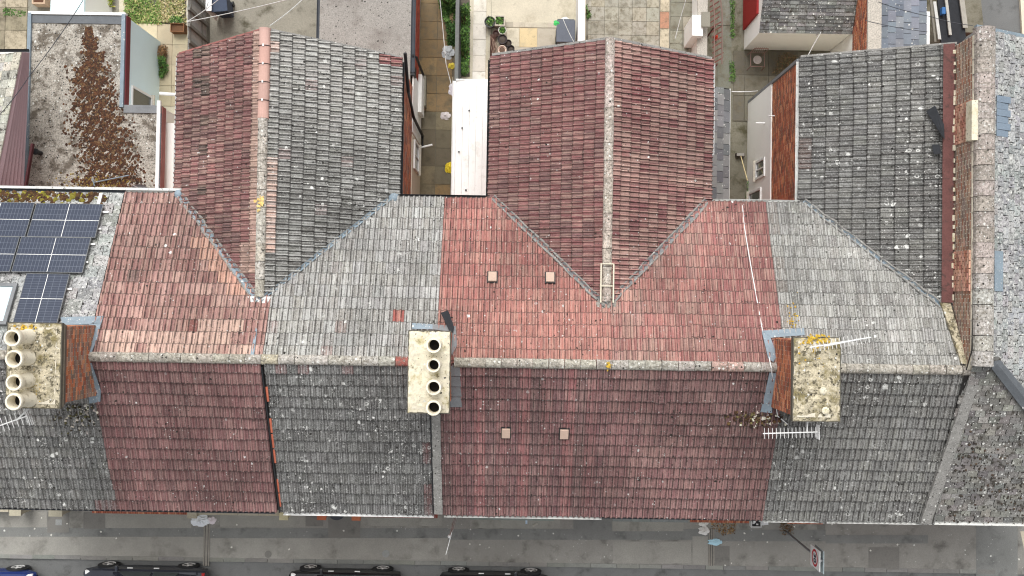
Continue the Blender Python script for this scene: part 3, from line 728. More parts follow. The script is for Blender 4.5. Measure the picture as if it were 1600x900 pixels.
# saddles where the wing ridges run out
for rr_, rx in ((r1, W1R), (r3, W2R)):
    mb = MB(); z = ZW-.01
    pts = [Vector((rx+dx, yap+dy, z+dz)) for dx, dy, dz in ((-.32, .12, -.02), (-.2, -.12, .0), (0, -.26, -.06), (.2, -.12, .0), (.32, .12, -.02), (.18, .1, .12), (-.18, .1, .12))]
    mb.prism(pts[:5], (0, 0, .07)); mb.build('ridge_saddle', mt['mortar'] if rr_ is r3 else mt['pvcdirty'], rr_)
mb = MB(); za = ZW+.15
for dx in (-.17, .17): mb.box(W2R+dx-.018, W2R+dx+.018, yap+.1, yap+1.15, ZW+.06, ZW+.14)
for y in (yap+1.15, yap+.55): mb.tube([(W2R+math.cos(t)*.18, y, ZW+.03+math.sin(t)*.14) for t in [math.pi*q/8 for q in range(9)]], .018, 5)
mb.build('repair_mortar', mt['cream'], r3)
# verges of the wings (bedded mortar and undercloak)
def verge(roof, a, b, mat, w_=.05):
    a, b = Vector(a), Vector(b); mb = MB(); mb.obox(a+Vector((0, 0, -.07)), b-a, Vector((0, w_, 0)), Vector((0, 0, .125))); mb.build('verge', mat, roof)
mt['vergered'] = plain('red_verge', sR(150, 100, 94), .9, .15, 5, .15)
verge(r1, (W1L_, YWE1, ZWE), (W1R, YW1, ZW), mt['vergered']); verge(r2, (W1R_, YWE1, ZWE), (W1R, YW1, ZW), mt['verge'])
verge(r3, (W2L_, YWE2, ZWE), (W2R, YW2, ZW), mt['verge'], .07); verge(r4, (W2R_, YWE2, ZWE), (W2R, YW2, ZW), mt['verge'], .07)
verge(r5, (W3L_, YW3, ZWE), (W3R_, YW3, ZW+.05), mt['verge'], .06)
# ---- party lines on the front slope
def on_front(x, y, lift=.0): return Vector((x, y, zF(y)+lift))
NF, NB = SF['N'], SB['N']
mb = MB(); strip(mb, [on_front(PX[2]-.01, YR-.2, .06), on_front(PX[2]+.02, YF-.02, .06)], .035, .07, NF); mb.build('verge_trim', mt['black'], r1)
rr = random.Random(8); orange = plain('orange_tile', sR(196, 112, 88), .9)
for k in range(8):
    y0 = YR-.75-k*.45
    if k % 4 == 1: continue
    y1 = y0-.40; xo = PX[2]+.05
    mb = MB(); mb.obox(on_front(xo-.03, y0, .045), on_front(xo, y1, .045)-on_front(xo-.0, y0, .045), Vector((.055, 0, 0)), NF*.035); mb.build('undercloak_tile', orange, r2)
mb = MB()
for k in range(14):
    a, b = YR-.9-(YR-.9-YF)*k/14, YR-.9-(YR-.9-YF)*(k+1)/14
    strip(mb, [on_front(PX[3]-.02+rr.uniform(-.01, .01), a, .05), on_front(PX[3]-.02+rr.uniform(-.01, .01), b, .05)], .24, .05+rr.uniform(0, .012), NF)
mb.build('party_mortar', mt['verge'], r3)
mb = MB(); strip(mb, [on_front(PX[3]-.165, YR-.9, .05), on_front(PX[3]-.165, YF, .05)], .03, .075, NF); mb.build('verge_trim', mt['black'], r2)
# wide mortar band to the corner house
mb = MB(); rr = random.Random(9)
pa, pb = Vector((12.22, YR-.05, ZR+.03)), Vector((11.86, YF-.03, ZE+.06))
for k in range(16):
    a, b = pa.lerp(pb, k/16), pa.lerp(pb, (k+1)/16-.001)
    strip(mb, [a+Vector((rr.uniform(-.01, .01), 0, .02)), b+Vector((rr.uniform(-.01, .01), 0, .02))], .30, .09+rr.uniform(0, .015), NF)
mb.build('party_mortar', mt['verge'], r5)
# front gutters
gutter_run(h1, (PX[1], YF-.05, ZE-.02), (-6.7, YF-.05, ZE-.02), 'gutter')
gutter_run(h2, (PX[2]+.1, YF-.07, ZE-.0), (PX[3]-.15, YF-.07, ZE-.0), 'pvc', .07)
gutter_run(h3, (PX[3]+.15, YF-.06, ZE-.0), (PX[4], YF-.06, ZE-.0), 'pvcdirty', .065)
gutter_run(h4, (PX[4]+.02, YF-.04, ZE-.04), (PX[5]-.1, YF-.04, ZE-.04), 'gutter')
gutter_run(h5, (PX[5], YF-.06, ZE-.0), (PX[6]-.1, YF-.06, ZE-.0), 'pvcdirty', .065)
for h_, a, b, m_ in ((h2, W1R_, PX[3], 'black'), (h3, PX[3], W2L_, 'black'), (h4, W2R_, PX[5], 'pvcdirty'), (h5, PX[5], W3L_, 'pvcdirty'), (h1, PX[1], W1L_, 'pvcdirty')):
    gutter_run(h_, (a, YB+.06, ZE-.0), (b, YB+.06, ZE-.0), m_, .055)
# wing gutters along the eaves
gutter_run(h1, (W1L_-.05, YWE1-.1, ZWE-.02), (W1L_-.05, YB, ZWE-.02), 'pvc')
gutter_run(h2, (W1R_+.05, YWE1-.1, ZWE-.02), (W1R_+.05, YB+.1, ZWE-.02), 'black')
gutter_run(h3, (W2L_-.05, YWE2-.1, ZWE-.02), (W2L_-.05, YB+.1, ZWE-.02), 'black')
gutter_run(h4, (W2R_+.05, YWE2-.1, ZWE-.02), (W2R_+.05, YB+1.4, ZWE-.02), 'pvc')
gutter_run(h5, (W3L_-.06, YW3-.1, ZWE-.02), (W3L_-.06, YB+.1, ZWE-.02), 'pvcdirty', .055)

# ---- wing walls
rb = random.Random(21)
def wing_wall(e, x0, x1, y1, gx, mat='wallbrick'):
    mb = MB(); mb.box(x0, x1, YB-.3, y1, 0, ZWE-.06)
    mb.build('wing_wall', mt[mat], e)
def gable(e, x0, x1, xr, y, mat='wallbrick'):
    mb = MB(); mb.prism([(x0, y, ZWE-.06), (xr, y, ZW-.1), (x1, y, ZWE-.06)], (0, -.2, 0)); mb.build('gable', mt[mat], e)
yg1, yg2, yg3 = YWE1-.12, YWE2-.12, YW3-.12
wing_wall(h1, W1L_+.12, W1R-.01, yg1, 0); wing_wall(h2, W1R+.01, W1R_-.0, yg1, 0)
gable(h1, W1L_+.12, W1R-.005, W1R-.005, yg1); gable(h2, W1R+.005, W1R_, W1R+.005, yg1)
wing_wall(h3, W2L_+.1, W2R-.01, yg2, 0); wing_wall(h4, W2R+.01, W2R_-.1, yg2, 0)
gable(h3, W2L_+.1, W2R-.005, W2R-.005, yg2); gable(h4, W2R+.005, W2R_-.1, W2R+.005, yg2)
xw3 = W3L_-.02
wing_wall(h5, xw3, 11.9, yg3, 0, 'joint')
mb = MB(); mb.prism([(xw3, yg3, ZWE-.06), (11.9, yg3, ZW-.05), (11.9, yg3, ZWE-.06)], (0, -.2, 0)); mb.build('gable', mt['wallbrick'], h5)
# grey house: brick upper wall, cream lower wall, windows and pipe
xw1 = W1R_
mb = MB(); bricks(mb, (xw1, YB-.2, 2.7), (0, 1, 0), yg1-YB+.2, (0, 0, 1), ZWE-.1-2.7, (1, 0, 0), BR_ORANGE+BR_DARK[:2], rb); o = mb.build('brickwork', mt['brick'], h2); o['kind'] = 'stuff'
mb = MB(); mb.box(xw1, xw1+.035, YB-.2, S(640, 215, 2).y, 0, 2.68); mb.build('cream_render', mt['cream'], h2)
mb = MB(); mb.box(xw1, xw1+.035, S(640, 212, 2).y, S(640, 120, 2).y, 0, 2.68); mb.build('white_render', mt['render'], h2)
frame_window(h2, (xw1+.03, S(640, 265, 2).y, 1.0), (0, 1, 0), (0, 0, 1), (1, 0, 0), .95, 1.3)
mb = MB(); yp = S(640, 150, 4).y
mb.tube([(xw1+.1, yp+.9, ZWE-.1), (xw1+.1, yp, 4.6), (xw1+.12, yp-.5, 3.2), (xw1+.12, yp-.55, .4), (xw1+.12, S(655, 230, .4).y, .3)], .05, 8); mb.build('drainpipe', mt['black'], h2, smooth=True)
mb = MB(); a = S(655, 231, .6); mb.tube([a, a+Vector((.45, .12, -.05))], .035, 8); mb.build('waste_pipe', mt['pvc'], h2)
# right grey house: orange brick above, white render below
Lw = yg3-YB+.2
mb = MB(); bricks(mb, (xw3, YB-.2, 2.92), (0, 1, 0), Lw, (0, 0, 1), ZWE-.12-2.92, (-1, 0, 0), BR_ORANGE, rb); o = mb.build('brickwork', mt['brick'], h5); o['kind'] = 'stuff'
mb = MB(); mb.box(xw3-.045, xw3, YB-.2, yg3+.02, 0, 2.9); mb.build('white_render', mt['render'], h5)
mb = MB(); mb.box(xw3-.05, xw3+.02, yg3+.022, yg3+.12, 0, ZWE-.1); mb.build('corner_trim', mt['leadgrey'], h5)
fw = frame_window(h5, (xw3-.03, S(1185, 278, 1.8).y, 1.25), (0, 1, 0), (0, 0, 1), (-1, 0, 0), .62, 1.05)
frame_window(h5, (xw3-.03, S(1185, 330, 1.5).y, .4), (0, 1, 0), (0, 0, 1), (-1, 0, 0), .75, 1.5)
mb = MB(); a = S(1180, 192, 2.2); a.x = xw3-.12; mb.tube([a+Vector((.1, 0, 0)), a+Vector((-.22, 0, -.02))], .03, 8); a2 = S(1205, 181, 3.2); a2.x = xw3-.2; mb.tube([a2+Vector((.2, 0, 0)), a2], .02, 6); mb.build('overflow_pipe', mt['pvc'], h5)

# ================================================================== CHIMNEYS
rc = random.Random(31)
def chimney(e, x0, x1, y0, y1, ztop, label, flaunch='flaunch', tones=BR_ORANGE, oversail=.05):
    z0 = ZE+.6; ch = MB(); ch.box(x0, x1, y0, y1, z0, ztop)
    c = ch.build('chimney', mt['joint'], e); c['label'] = label
    mb = MB(); zb = ZR-.9; hh = ztop-zb-.47
    bricks(mb, (x0, y0, zb), (1, 0, 0), x1-x0, (0, 0, 1), hh, (0, -1, 0), tones, rc); bricks(mb, (x0, y1, zb), (1, 0, 0), x1-x0, (0, 0, 1), hh, (0, 1, 0), tones, rc)
    bricks(mb, (x0, y0, zb), (0, 1, 0), y1-y0, (0, 0, 1), hh, (-1, 0, 0), tones, rc); bricks(mb, (x1, y0, zb), (0, 1, 0), y1-y0, (0, 0, 1), hh, (1, 0, 0), tones, rc)
    o = mb.build('brickwork', mt['brick'], c); o['kind'] = 'stuff'
    mb = MB()
    for k, ov in enumerate((.03, .06, .09, .115)):
        zz = ztop-.46+k*.108; ov *= oversail/.05
        mb.cur = [sR(120, 96, 84), sR(96, 90, 82), sR(142, 134, 118), sR(92, 88, 78)][k]; mb.box(x0-ov, x1+ov, y0-ov, y1+ov, zz, zz+.10)
    mb.build('corbel', mt['brick'], c)
    # flaunching: a bumpy mortar bed
    mb = MB(); nx, ny = 14, 26; g_ = {}
    for i in range(nx+1):
        for j in range(ny+1):
            u, v = i/nx, j/ny; ed = min(u, 1-u, v, 1-v)
            g_[i, j] = Vector((x0-.09+(x1-x0+.18)*u+rc.uniform(-.01, .01), y0-.09+(y1-y0+.18)*v+rc.uniform(-.01, .01), ztop-.03+min(ed*5, 1)*.09+rc.uniform(-.02, .02)*(1 if ed > 0 else .3)))
    for i in range(nx):
        for j in range(ny): mb.q(g_[i, j], g_[i+1, j], g_[i+1, j+1], g_[i, j+1])
    mb.build('flaunching', mt[flaunch], c, smooth=True)
    return c
def pot(c, x, y, z, h=.62, r=.17, sx=1):
    mb = MB(); mb.lathe([(r*1.12, 0), (r*1.1, .06), (r*.98, .12), (r*.9, h*.72), (r*.92, h*.75), (r*1.08, h*.8), (r*1.12, h*.95), (r*1.06, h), (r*.84, h), (r*.8, h-.05), (r*.76, h-.5)], 24, (x, y, z))
    o = mb.build('pot', mt['pot'], c, smooth=True)
    mb = MB(); mb.lathe([(r*.79, h-.34), (.005, h-.34)], 16, (x, y, z)); mb.build('flue', mt['soot'], c); return o
ZC = 9.62
# middle chimney
cx0, cx1 = S(640, 580, ZC).x, S(700, 580, ZC).x; cy1, cy0 = S(670, 520, ZC).y, S(670, 643, ZC).y
c2 = chimney(h3, cx0+.06, cx1-.06, cy0+.06, cy1-.06, ZC, 'middle chimney stack with four round cream pots in a row', 'flaunchpale')
for py in (540, 571, 606, 638):
    p = S(677, py, ZC+.55); pot(c2, p.x, p.y, ZC+.0, rc.uniform(.44, .56), rc.uniform(.155, .175))
# left chimney
dx = S(97, 570, ZC-.1).x
c1 = chimney(h0, dx-1.22, dx-.1, S(90, 632, ZC).y, S(90, 512, ZC).y, ZC, 'left chimney stack with four tall cream pots and mossy mortar cap', 'flaunch', BR_DARK+BR_ORANGE[:3])
for py in (528, 561, 598, 628):
    p = S(20, py, ZC+.72); pot(c1, p.x, p.y, ZC-.02, rc.uniform(.70, .80), rc.uniform(.175, .195))
# right chimney
ex = S(1238, 590, ZC-.1).x
c3 = chimney(h5, ex+.1, ex+1.05, S(1270, 652, ZC).y, S(1270, 534, ZC).y, ZC, 'right chimney stack without pots, its cap covered in lichen')
for px, py in ((1287, 611), (1291, 642)):
    p = S(px, py, ZC+.1); mb = MB(); mb.lathe([(.10, 0), (.095, .02), (.06, .04), (.01, .05)], 9, (p.x, p.y, ZC+.05)); mb.build('flue_cap', mt['flaunchpale'], c3, smooth=False)
# yellow lichen
def lichen(parent, pts, tones=(sR(196, 162, 62), sR(172, 142, 58)), name='yellow_lichen'):
    clumps(name, [(p_, r_*.72) for p_, r_ in pts], mt['moss'], parent, rc, list(tones), .15)
lichen(c3, [((S(x, y, ZC).x, S(x, y, ZC).y, ZC+.04), rc.uniform(.02, .06)) for x, y in [(rc.gauss(1280, 14), rc.gauss(529, 7)) for _ in range(60)] if 1243 < x < 1297 and y > 522]
       + [((S(x, y, ZC).x, S(x, y, ZC).y, ZC+.06), rc.uniform(.012, .04)) for x, y in [(rc.uniform(1243, 1290), rc.gauss(545, 14)) for _ in range(40)] if y > 528])
lichen(c1, [((S(x, y, ZC).x, S(x, y, ZC).y, ZC+.04), rc.uniform(.02, .05)) for x, y in [(rc.gauss(42, 9), rc.gauss(513, 3)) for _ in range(30)]]
       + [((S(x, y, ZC).x, S(x, y, ZC).y, ZC+.06), rc.uniform(.01, .03)) for x, y in [(rc.uniform(42, 66), rc.uniform(535, 635)) for _ in range(30)]])
def yroof(px, py): return onp(px, py, SB['o'], SB['N'], .07)
def froof(px, py): return onp(px, py, SF['o'], SF['N'], .07)
lichen(r5, [(yroof(x, y), rc.uniform(.015, .045)) for x, y in [(rc.gauss(1241, 7), rc.gauss(494, 14)) for _ in range(34)]])
lichen(r4, [(p, rc.uniform(.02, .06)) for p in [Vector((S(951, 567, ZR).x+rc.gauss(0, .05), YR+rc.gauss(0, .05), ZR+.14)) for _ in range(14)]])
lichen(r1, [(Vector((W1R+rc.gauss(0, .06), S(410, 316, ZW).y+rc.gauss(0, .09), ZW+.15)), rc.uniform(.03, .07)) for _ in range(26)], (sR(226, 196, 130), sR(214, 182, 110)))
# moss and droppings below the right chimney
clumps('moss', [(froof(x, y)+Vector((0, 0, .0)), rc.uniform(.015, .06)) for x, y in [(rc.gauss(1184, 22), rc.gauss(655, 6)) for _ in range(170)] if x < 1232], mt['moss'], r4, rc, [sR(66, 46, 34), sR(92, 72, 48), sR(54, 42, 34), sR(206, 198, 184), sR(110, 100, 66)])
clumps('moss', [(froof(x, y), rc.uniform(.012, .05)) for x, y in [(rc.gauss(125, 18), rc.gauss(648, 12)) for _ in range(170)] if x < 155 and y > 632], mt['moss'], r0, rc, [sR(196, 190, 178), sR(176, 172, 160), sR(60, 54, 44), sR(88, 84, 60)])
# lead flashings at the chimney feet
def flash(roof, pts, plane, mat='lead', th=.02):
    pl = yroof if plane == 'b' else froof; P_ = [pl(*p) for p in pts]; N = (SB if plane == 'b' else SF)['N']
    a = (P_[1]-P_[0]).cross(P_[2]-P_[0])
    if a.dot(N) < 0: P_ = P_[::-1]
    mb = MB(); mb.prism(P_, N*th); mb.build('flashing', mt[mat], roof)
flash(r0, [(95, 496), (162, 494), (158, 507), (98, 508)], 'b'); flash(r1, [(140, 507), (161, 494), (152, 530), (143, 552), (124, 553), (128, 540)], 'b')
flash(r1, [(124, 568), (143, 567), (158, 610), (157, 627), (140, 630), (137, 610)], 'f')
mb = MB(); p = Vector((PX[1]+.0, YR, ZR)); mb.obox(p+Vector((-.12, -.17, .1)), (.14, 0, 0), (0, .34, 0), (0, 0, .1)); mb.build('flashing', mt['mortar'], r1)
flash(r4, [(1190, 517), (1256, 513), (1257, 524), (1204, 528)], 'b'); flash(r4, [(1190, 518), (1203, 526), (1214, 556), (1208, 566), (1200, 560)], 'b')
flash(r4, [(1202, 582), (1214, 583), (1207, 625), (1206, 645), (1188, 643), (1194, 620)], 'f')
flash(r3, [(644, 505), (676, 507), (676, 515), (644, 514)], 'b', 'lead'); flash(r3, [(676, 507), (712, 510), (714, 540), (706, 556), (702, 540), (701, 518), (676, 515)], 'b', 'leadgrey')
for k in range(4):
    flash(r3, [(703, 572+k*16), (718+k*.6, 572+k*16), (720+k*.7, 587+k*16), (704, 587+k*16)], 'f', 'leadgrey', .025+.012*(k % 2))
flash(r2, [(391, 556), (397, 556), (402, 515), (400, 512)], 'b', 'lead')
# vent tiles
for px, py, pl in ((769.5, 433, 'b'), (859.5, 434, 'b'), (790.5, 676, 'f'), (881.5, 677.5, 'f')):
    sl = SB if pl == 'b' else SF; p = (yroof if pl == 'b' else froof)(px, py); d = -sl['U'] if False else sl['U']
    mb = MB(); A, U, N = sl['A'], sl['U'], sl['N']
    mb.obox(p-A*.115-U*.14, A*.23, U*.29, N*.075)
    v = mb.build('vent_tile', mt['ventile'], r3, bevel=.012)
    mb = MB(); mb.obox(p-A*.145-U*.175-N*.03, A*.29, U*.35, N*.055); mb.build('vent_surround', mt['black'], v)
# loose black plastic by the chimney
mb = MB()
p = [yroof(*q_)+SB['N']*l for q_, l in (((689, 492), .12), ((701, 490), .2), ((710, 514), .10), ((708, 521), .06), ((703, 520), .05))]
mb.prism(p if (p[1]-p[0]).cross(p[2]-p[0]).z > 0 else p[::-1], SB['N']*.02)
tagit(mb.build('plastic_sheet', mt['blackfelt']), 'torn black plastic sheet lying behind the middle chimney', 'sheet')
# cable over the right red house
mb = MB(); P_ = [yroof(x, y) for x, y in ((1160, 321), (1162, 345), (1164, 360), (1168, 385), (1174, 420), (1183, 470), (1192, 520), (1201, 556))]
P_ += [Vector((S(1205, 575, ZR+.15).x, YR, ZR+.16))]+[froof(x, y) for x, y in ((1207, 590), (1210, 620), (1215, 650), (1232, 664))]
mb.tube(P_, .014, 6); tagit(mb.build('cable', mt['pvc']), 'white cable running up the red roof to the right chimney', 'cable')
# cut line between pink tiles and slates handled by the tile edges

# ================================================================== AERIALS
def aerial(px0, py0, px1, py1, z, n, elem, label, mast=None, reflector=True, zm=None):
    a, b = S(px0, py0, z), S(px1, py1, z); e = empty('television_aerial'); tagit(e, label, 'aerial', 'rooftop television aerials')
    mb = MB(); mb.tube([a, b], .016, 8); mb.build('boom', mt['alu'], e)
    d = (b-a).normalized(); s = Vector((-d.y, d.x, 0))
    for k in range(n):
        p = a.lerp(b, (k+.4)/n); mb = MB(); mb.tube([p-s*elem/2+Vector((0, 0, .012)), p+s*elem/2+Vector((0, 0, .012))], .0085, 6); mb.build('element', mt['alu'], e)
    if reflector:
        mb = MB()
        for k in (-1, 0, 1): mb.tube([b+Vector((0, 0, .09*k))-s*elem*.7, b+Vector((0, 0, .09*k))+s*elem*.7], .012, 6)
        mb.tube([b+Vector((0, 0, -.1)), b+Vector((0, 0, .1))], .012, 6); mb.build('reflector', mt['alu'], e)
    if mast is not None:
        m_ = Vector(mast); t = a.lerp(b, .8); mb = MB(); mb.tube([m_, Vector((m_.x, m_.y, t.z)), t] if (m_-t).length > .1 else [m_, t], .02, 8); mb.build('mast', mt['alu'], e)
    return e
aerial(1192, 677.5, 1278, 675, 9.3, 14, .26, 'aerial with many short bars below the right chimney', (S(1285, 655, ZC).x-.25, S(1285, 652, ZC).y-.02, 8.6))
aerial(1265, 543, 1361, 527, 9.95, 15, .24, 'aerial pointing right across the top of the right chimney', (S(1280, 543, ZC).x, S(1280, 540, ZC).y, ZC), False)
aerial(-42, 680, 45, 649, 9.2, 12, .36, 'aerial at the left edge below the left chimney', (S(46, 640, 9.2).x, S(46, 637, 9.2).y, 8.9), True)

# ================================================================== SOLAR PANELS and skylight
def cellmat():
    s = NT('solar_cells'); uv = s.attr('UVMap').outputs['Vector']; sep = s.n('ShaderNodeSeparateXYZ'); s.l(uv, sep.inputs[0])
    col = (*sR(32, 42, 62), 1)
    def line(x, n, w_):
        f = s.math('FRACT', s.math('MULTIPLY', x, n)); return s.math('MAXIMUM', s.math('LESS_THAN', f, w_), s.math('GREATER_THAN', f, 1-w_))
    g1 = s.math('MAXIMUM', line(sep.outputs[0], 20, .05), line(sep.outputs[1], 6, .025))
    c = s.mix(s.math('MULTIPLY', g1, .42), col, (*sR(130, 138, 152), 1))
    dust = s.ramp(s.noise(3.0, 5, .6), .45, .8); c = s.mix(s.math('MULTIPLY', dust, .10), c, (*sR(110, 116, 122), 1))
    return s.finish(c, .22, None, .5)
mt['cell'] = cellmat()
def solar(label, p00, p10, p11, p01, landscape=True):
    """corners on the slope in px order: eaves-left, eaves-right, up-right, up-left (as seen in the picture)"""
    lift = .13; c = [onp(*p, SB['o'], SB['N'], lift) for p in (p00, p10, p11, p01)]
    A = Vector((1, 0, 0)); U = SB['U']; N = SB['N']
    w_ = ((c[1]-c[0]).dot(A)+(c[2]-c[3]).dot(A))/2; h_ = ((c[3]-c[0]).dot(U)+(c[2]-c[1]).dot(U))/2
    o = (c[0]+c[1]+c[2]+c[3])/4-A*w_/2-U*h_/2
    e = empty('solar_panel'); tagit(e, label, 'solar panel', 'solar panels on the left roof')
    mb = MB(); t = .012
    for (a, b, ww, hh) in ((0, 0, w_, t), (0, h_-t, w_, t), (0, t, t, h_-2*t), (w_-t, t, t, h_-2*t)): mb.obox(o+A*a+U*b, A*ww, U*hh, N*.04)
    mb.build('frame', mt['leadgrey'], e)
    m = bpy.data.meshes.new('cells'); q_ = [o+A*t+U*t+N*.03, o+A*(w_-t)+U*t+N*.03, o+A*(w_-t)+U*(h_-t)+N*.03, o+A*t+U*(h_-t)+N*.03]
    m.from_pydata([tuple(x) for x in q_], [], [(3, 2, 1, 0)]); uv = m.uv_layers.new(name='UVMap')
    t4 = [(0, 1), (1, 1), (1, 0), (0, 0)] if landscape else [(1, 0), (1, 1), (0, 1), (0, 0)]
    for i, x in enumerate(t4): uv.data[i].uv = x
    m.materials.append(mt['cell']); link(bpy.data.objects.new('cells', m), e)
    mb = MB(); mb.obox(o+A*(w_/2-.008)+U*t+N*.03, A*.014, U*(h_-2*t), N*.004); mb.obox(o+A*t+U*(h_/2-.007)+N*.03, A*(w_-2*t), U*.014, N*.005); mb.build('busbar', mt['alu'], e)
    return o, A, U, N, w_, h_
solar('solar panel of the lower row nearest the chimney', (62, 318), (165, 320.5), (146.6, 372), (38.6, 370.6))
solar('solar panel of the middle row nearest the chimney', (38.4, 370.9), (146.5, 372.3), (126, 427.5), (14.5, 425))
solar('solar panel of the lower row at the left edge', (-44, 316), (59, 318), (35.8, 370.6), (-72.4, 369.4))
solar('solar panel of the middle row at the left edge', (-72.6, 369.7), (35.6, 370.9), (12.2, 425), (-100, 424))
solar('upright solar panel between the skylight and the chimney', (48, 428.5), (114, 428.5), (86, 506), (14, 509), False)
for k, (px, py) in enumerate(((165, 331), (153, 357), (144, 381), (133, 409), (108, 451))):
    p = onp(px, py, SB['o'], SB['N'], .06); mb = MB(); mb.obox(p-Vector((.1, 0, 0)), (.2, 0, 0), SB['U']*.05, SB['N']*.04); mb.build('panel_clamp', mt['alu'], r0)
e = empty('skylight'); tagit(e, 'white framed skylight beside the solar panels at the left edge', 'skylight')
c = [onp(*p, SB['o'], SB['N'], .08) for p in ((-42, 443), (36, 444), (12, 508), (-75, 507))]
A, U, N = Vector((1, 0, 0)), SB['U'], SB['N']; w_, h_ = (c[1]-c[0]).x, (c[3]-c[0]).dot(U); o = c[0]+(c[3]-c[0])*0+Vector((.0, 0, 0))
o = Vector((c[1].x-w_-.12, c[0].y, c[0].z)); mb = MB(); t = .1
for (a, b, ww, hh) in ((0, 0, w_, t), (0, h_-t, w_, t), (0, t, t, h_-2*t), (w_-t, t, t, h_-2*t)): mb.obox(o+A*a+U*b, A*ww, U*hh, N*.07)
mb.build('frame', mt['leadgrey'], e)
mb = MB(); mb.obox(o+A*t+U*t, A*(w_-2*t), U*(h_-2*t), N*.04); mb.build('pane', plain('skylight_glass', sR(190, 214, 222), .12, .06, 3, .03, spec=.6, white=.5), e)
mb = MB(); mb.obox(Vector((S(158, 306, ZE).x, YB-.02, ZE+.06)), (.09, 0, 0), SB['U']*.42, SB['N']*.05); mb.build('flue_tube', mt['pvc'], r0)

# ================================================================== CORNER HOUSE on the right
h6 = empty('corner_house'); tagit(h6, 'corner house with lichen covered slate roof behind the brick parapet at the right edge', 'house')
XE0, XE1, ZP = 11.94, 17.6, 8.28; KE = .48
ye1 = S(1528, 46, ZP).y
mb = MB(); mb.box(XE0+.06, XE1-.3, YF+.32, ye1-.1, 0, ZE-.1); mb.build('wall', mt['wallbrick'], h6)
ys0 = YR+.18     # ridge end
XRG = XE0+.29
# brick west wall above the neighbour's roofs
mb = MB(); mb.prism([(XE0+.02, YF+2.2, ZE+.5), (XE0+.02, ye1-.12, ZE-.2), (XE0+.02, ye1-.12, ZP-.08), (XE0+.02, ys0+.1, ZP-.12)], (.2, 0, 0)); wl = mb.build('parapet', mt['joint'], h6)
mb = MB(); rb2 = random.Random(77); yq0, yq1 = S(1505, 247, 7.8).y, S(1505, 160, 7.8).y
def keepb(p):
    zb = zB(p.y) if p.y < YB else 0
    return p.z > max(zwing(11.95, p.y) if p.y > YB-(ZW+.1-ZE)/KB else 0, zb)-.1 and p.z < ZP-.1 and p.y > ys0+.05
bricks(mb, (XE0+.02, ys0, ZW-.1), (0, 1, 0), ye1-.12-ys0, (0, 0, 1), ZP-ZW, (-1, 0, 0), BR_DARK+[sR(150, 104, 84)], rb2, .215, .080, .005, .024, keepb); o = mb.build('brickwork', mt['brick'], wl); o['kind'] = 'stuff'
for a, b in (((1502, 160), (1502, 222)), ((1512, 392), (1512, 455))):
    y1_, y0_ = S(*a, 7.8).y, S(*b, 7.8).y; mb = MB()
    bricks(mb, (XE0-.0, y0_, ZW+.15), (0, 1, 0), y1_-y0_, (0, 0, 1), .9, (-1, 0, 0), BR_PINK, rb2, .2, .080, .02, .022); o = mb.build('pink_brickwork', mt['brick'], wl); o['kind'] = 'stuff'
y1_, y0_ = S(1510, 158, 8.2).y, S(1510, 220, 8.2).y
mb = MB(); mb.box(XE0-.09, XE0+.1, y0_, y1_, ZP-.25, ZP+.06); mb.build('mortar_patch', mt['flaunchpale'], wl)
# painted flashing
mb = MB(); zfl = ZW+.1
mb.obox((11.66, YB-(ZW-ZE)/KB+.25, zwing(11.66, 3)+.13), (0, YW3-(YB-(ZW-ZE)/KB)-.25, 0), (.26, 0, .26*(ZW+.05-ZWE)/(W3R_-W3L_)), (-.01, 0, .02)); mb.build('flashing', plain('red_brown_flashing', sR(106, 70, 66), .8, .18, 3, .2, 24, dirt=(sR(70, 56, 52), .52, .7, 4)), h6)
mb = MB(); rr = random.Random(4)
for k in range(26):
    y = YB-(ZW-ZE)/KB+.3+k*.265; mb.box(XE0-.045-rr.uniform(0, .03), XE0-.0, y+rr.uniform(0, .1), y+rr.uniform(.12, .25), ZW+.10+rr.uniform(-.02, .02), ZW+.16+rr.uniform(0, .04))
mb.build('flashing_mortar', mt['flaunchpale'], h6)
# mortar fillet climbing the party wall along the neighbour's rear slope
mb = MB(); yv_ = YB-(ZW-ZE)/KB+.25
for k in range(10):
    a, b = yv_+(ys0-yv_)*k/10, yv_+(ys0-yv_)*(k+1)/10; mb.obox((XE0-.30+.2*k/10, a, zB(a)+.08), (.02, b-a, zB(b)-zB(a)), (.24-.1*k/10, 0, .03), (0, 0, .08+rr.uniform(0, .02)))
mb.build('mortar_fillet', mt['flaunch'], h6)
# round ridge
ridge_run(wl, (XRG, ye1+.05, ZP), (XRG, ys0-.05, ZP), 22, r=.235, tones=lambda i: sR(164, 154, 147) if i < 16 else sR(172, 168, 162), lift=-.06)
# slopes
SE = slope((XE1, 0, ZP-(XE1-XRG)*KE), (-1, 0, KE)); KS = (ZR+.16-ZE)/(YR-YF)
SS = slope((0, YF, ZE), (0, 1, KS))
def zE(x): return ZP-(x-XRG)*KE
def zS(y): return ZE+(y-YF)*KS
rs6 = random.Random(66); mbd = MB()
yh = YF+(ZP-ZE)/KS; yx = YF+(zE(XE1)-ZE)/KS         # hip runs from (XRG, yh) to (XE1, yx)
mbd.q((XRG-.3, yh, ZP-.05), (XRG, yh, ZP-.05), (XE1, yx, zE(XE1)-.05), (XE1, ye1, zE(XE1)-.05), (XRG, ye1, ZP-.05))
mbd.q((PX[6]-.05, YF, ZE-.05), (XE1, YF, ZE-.05), (XE1, yx, zE(XE1)-.05), (XRG, yh, ZP-.05), (XRG-.3, yh, ZP-.05))
rf6 = mbd.build('roof', mt['felt'], h6)
hipx = lambda y: XRG+max(0, (zE(XRG)-zS(y)))/KE
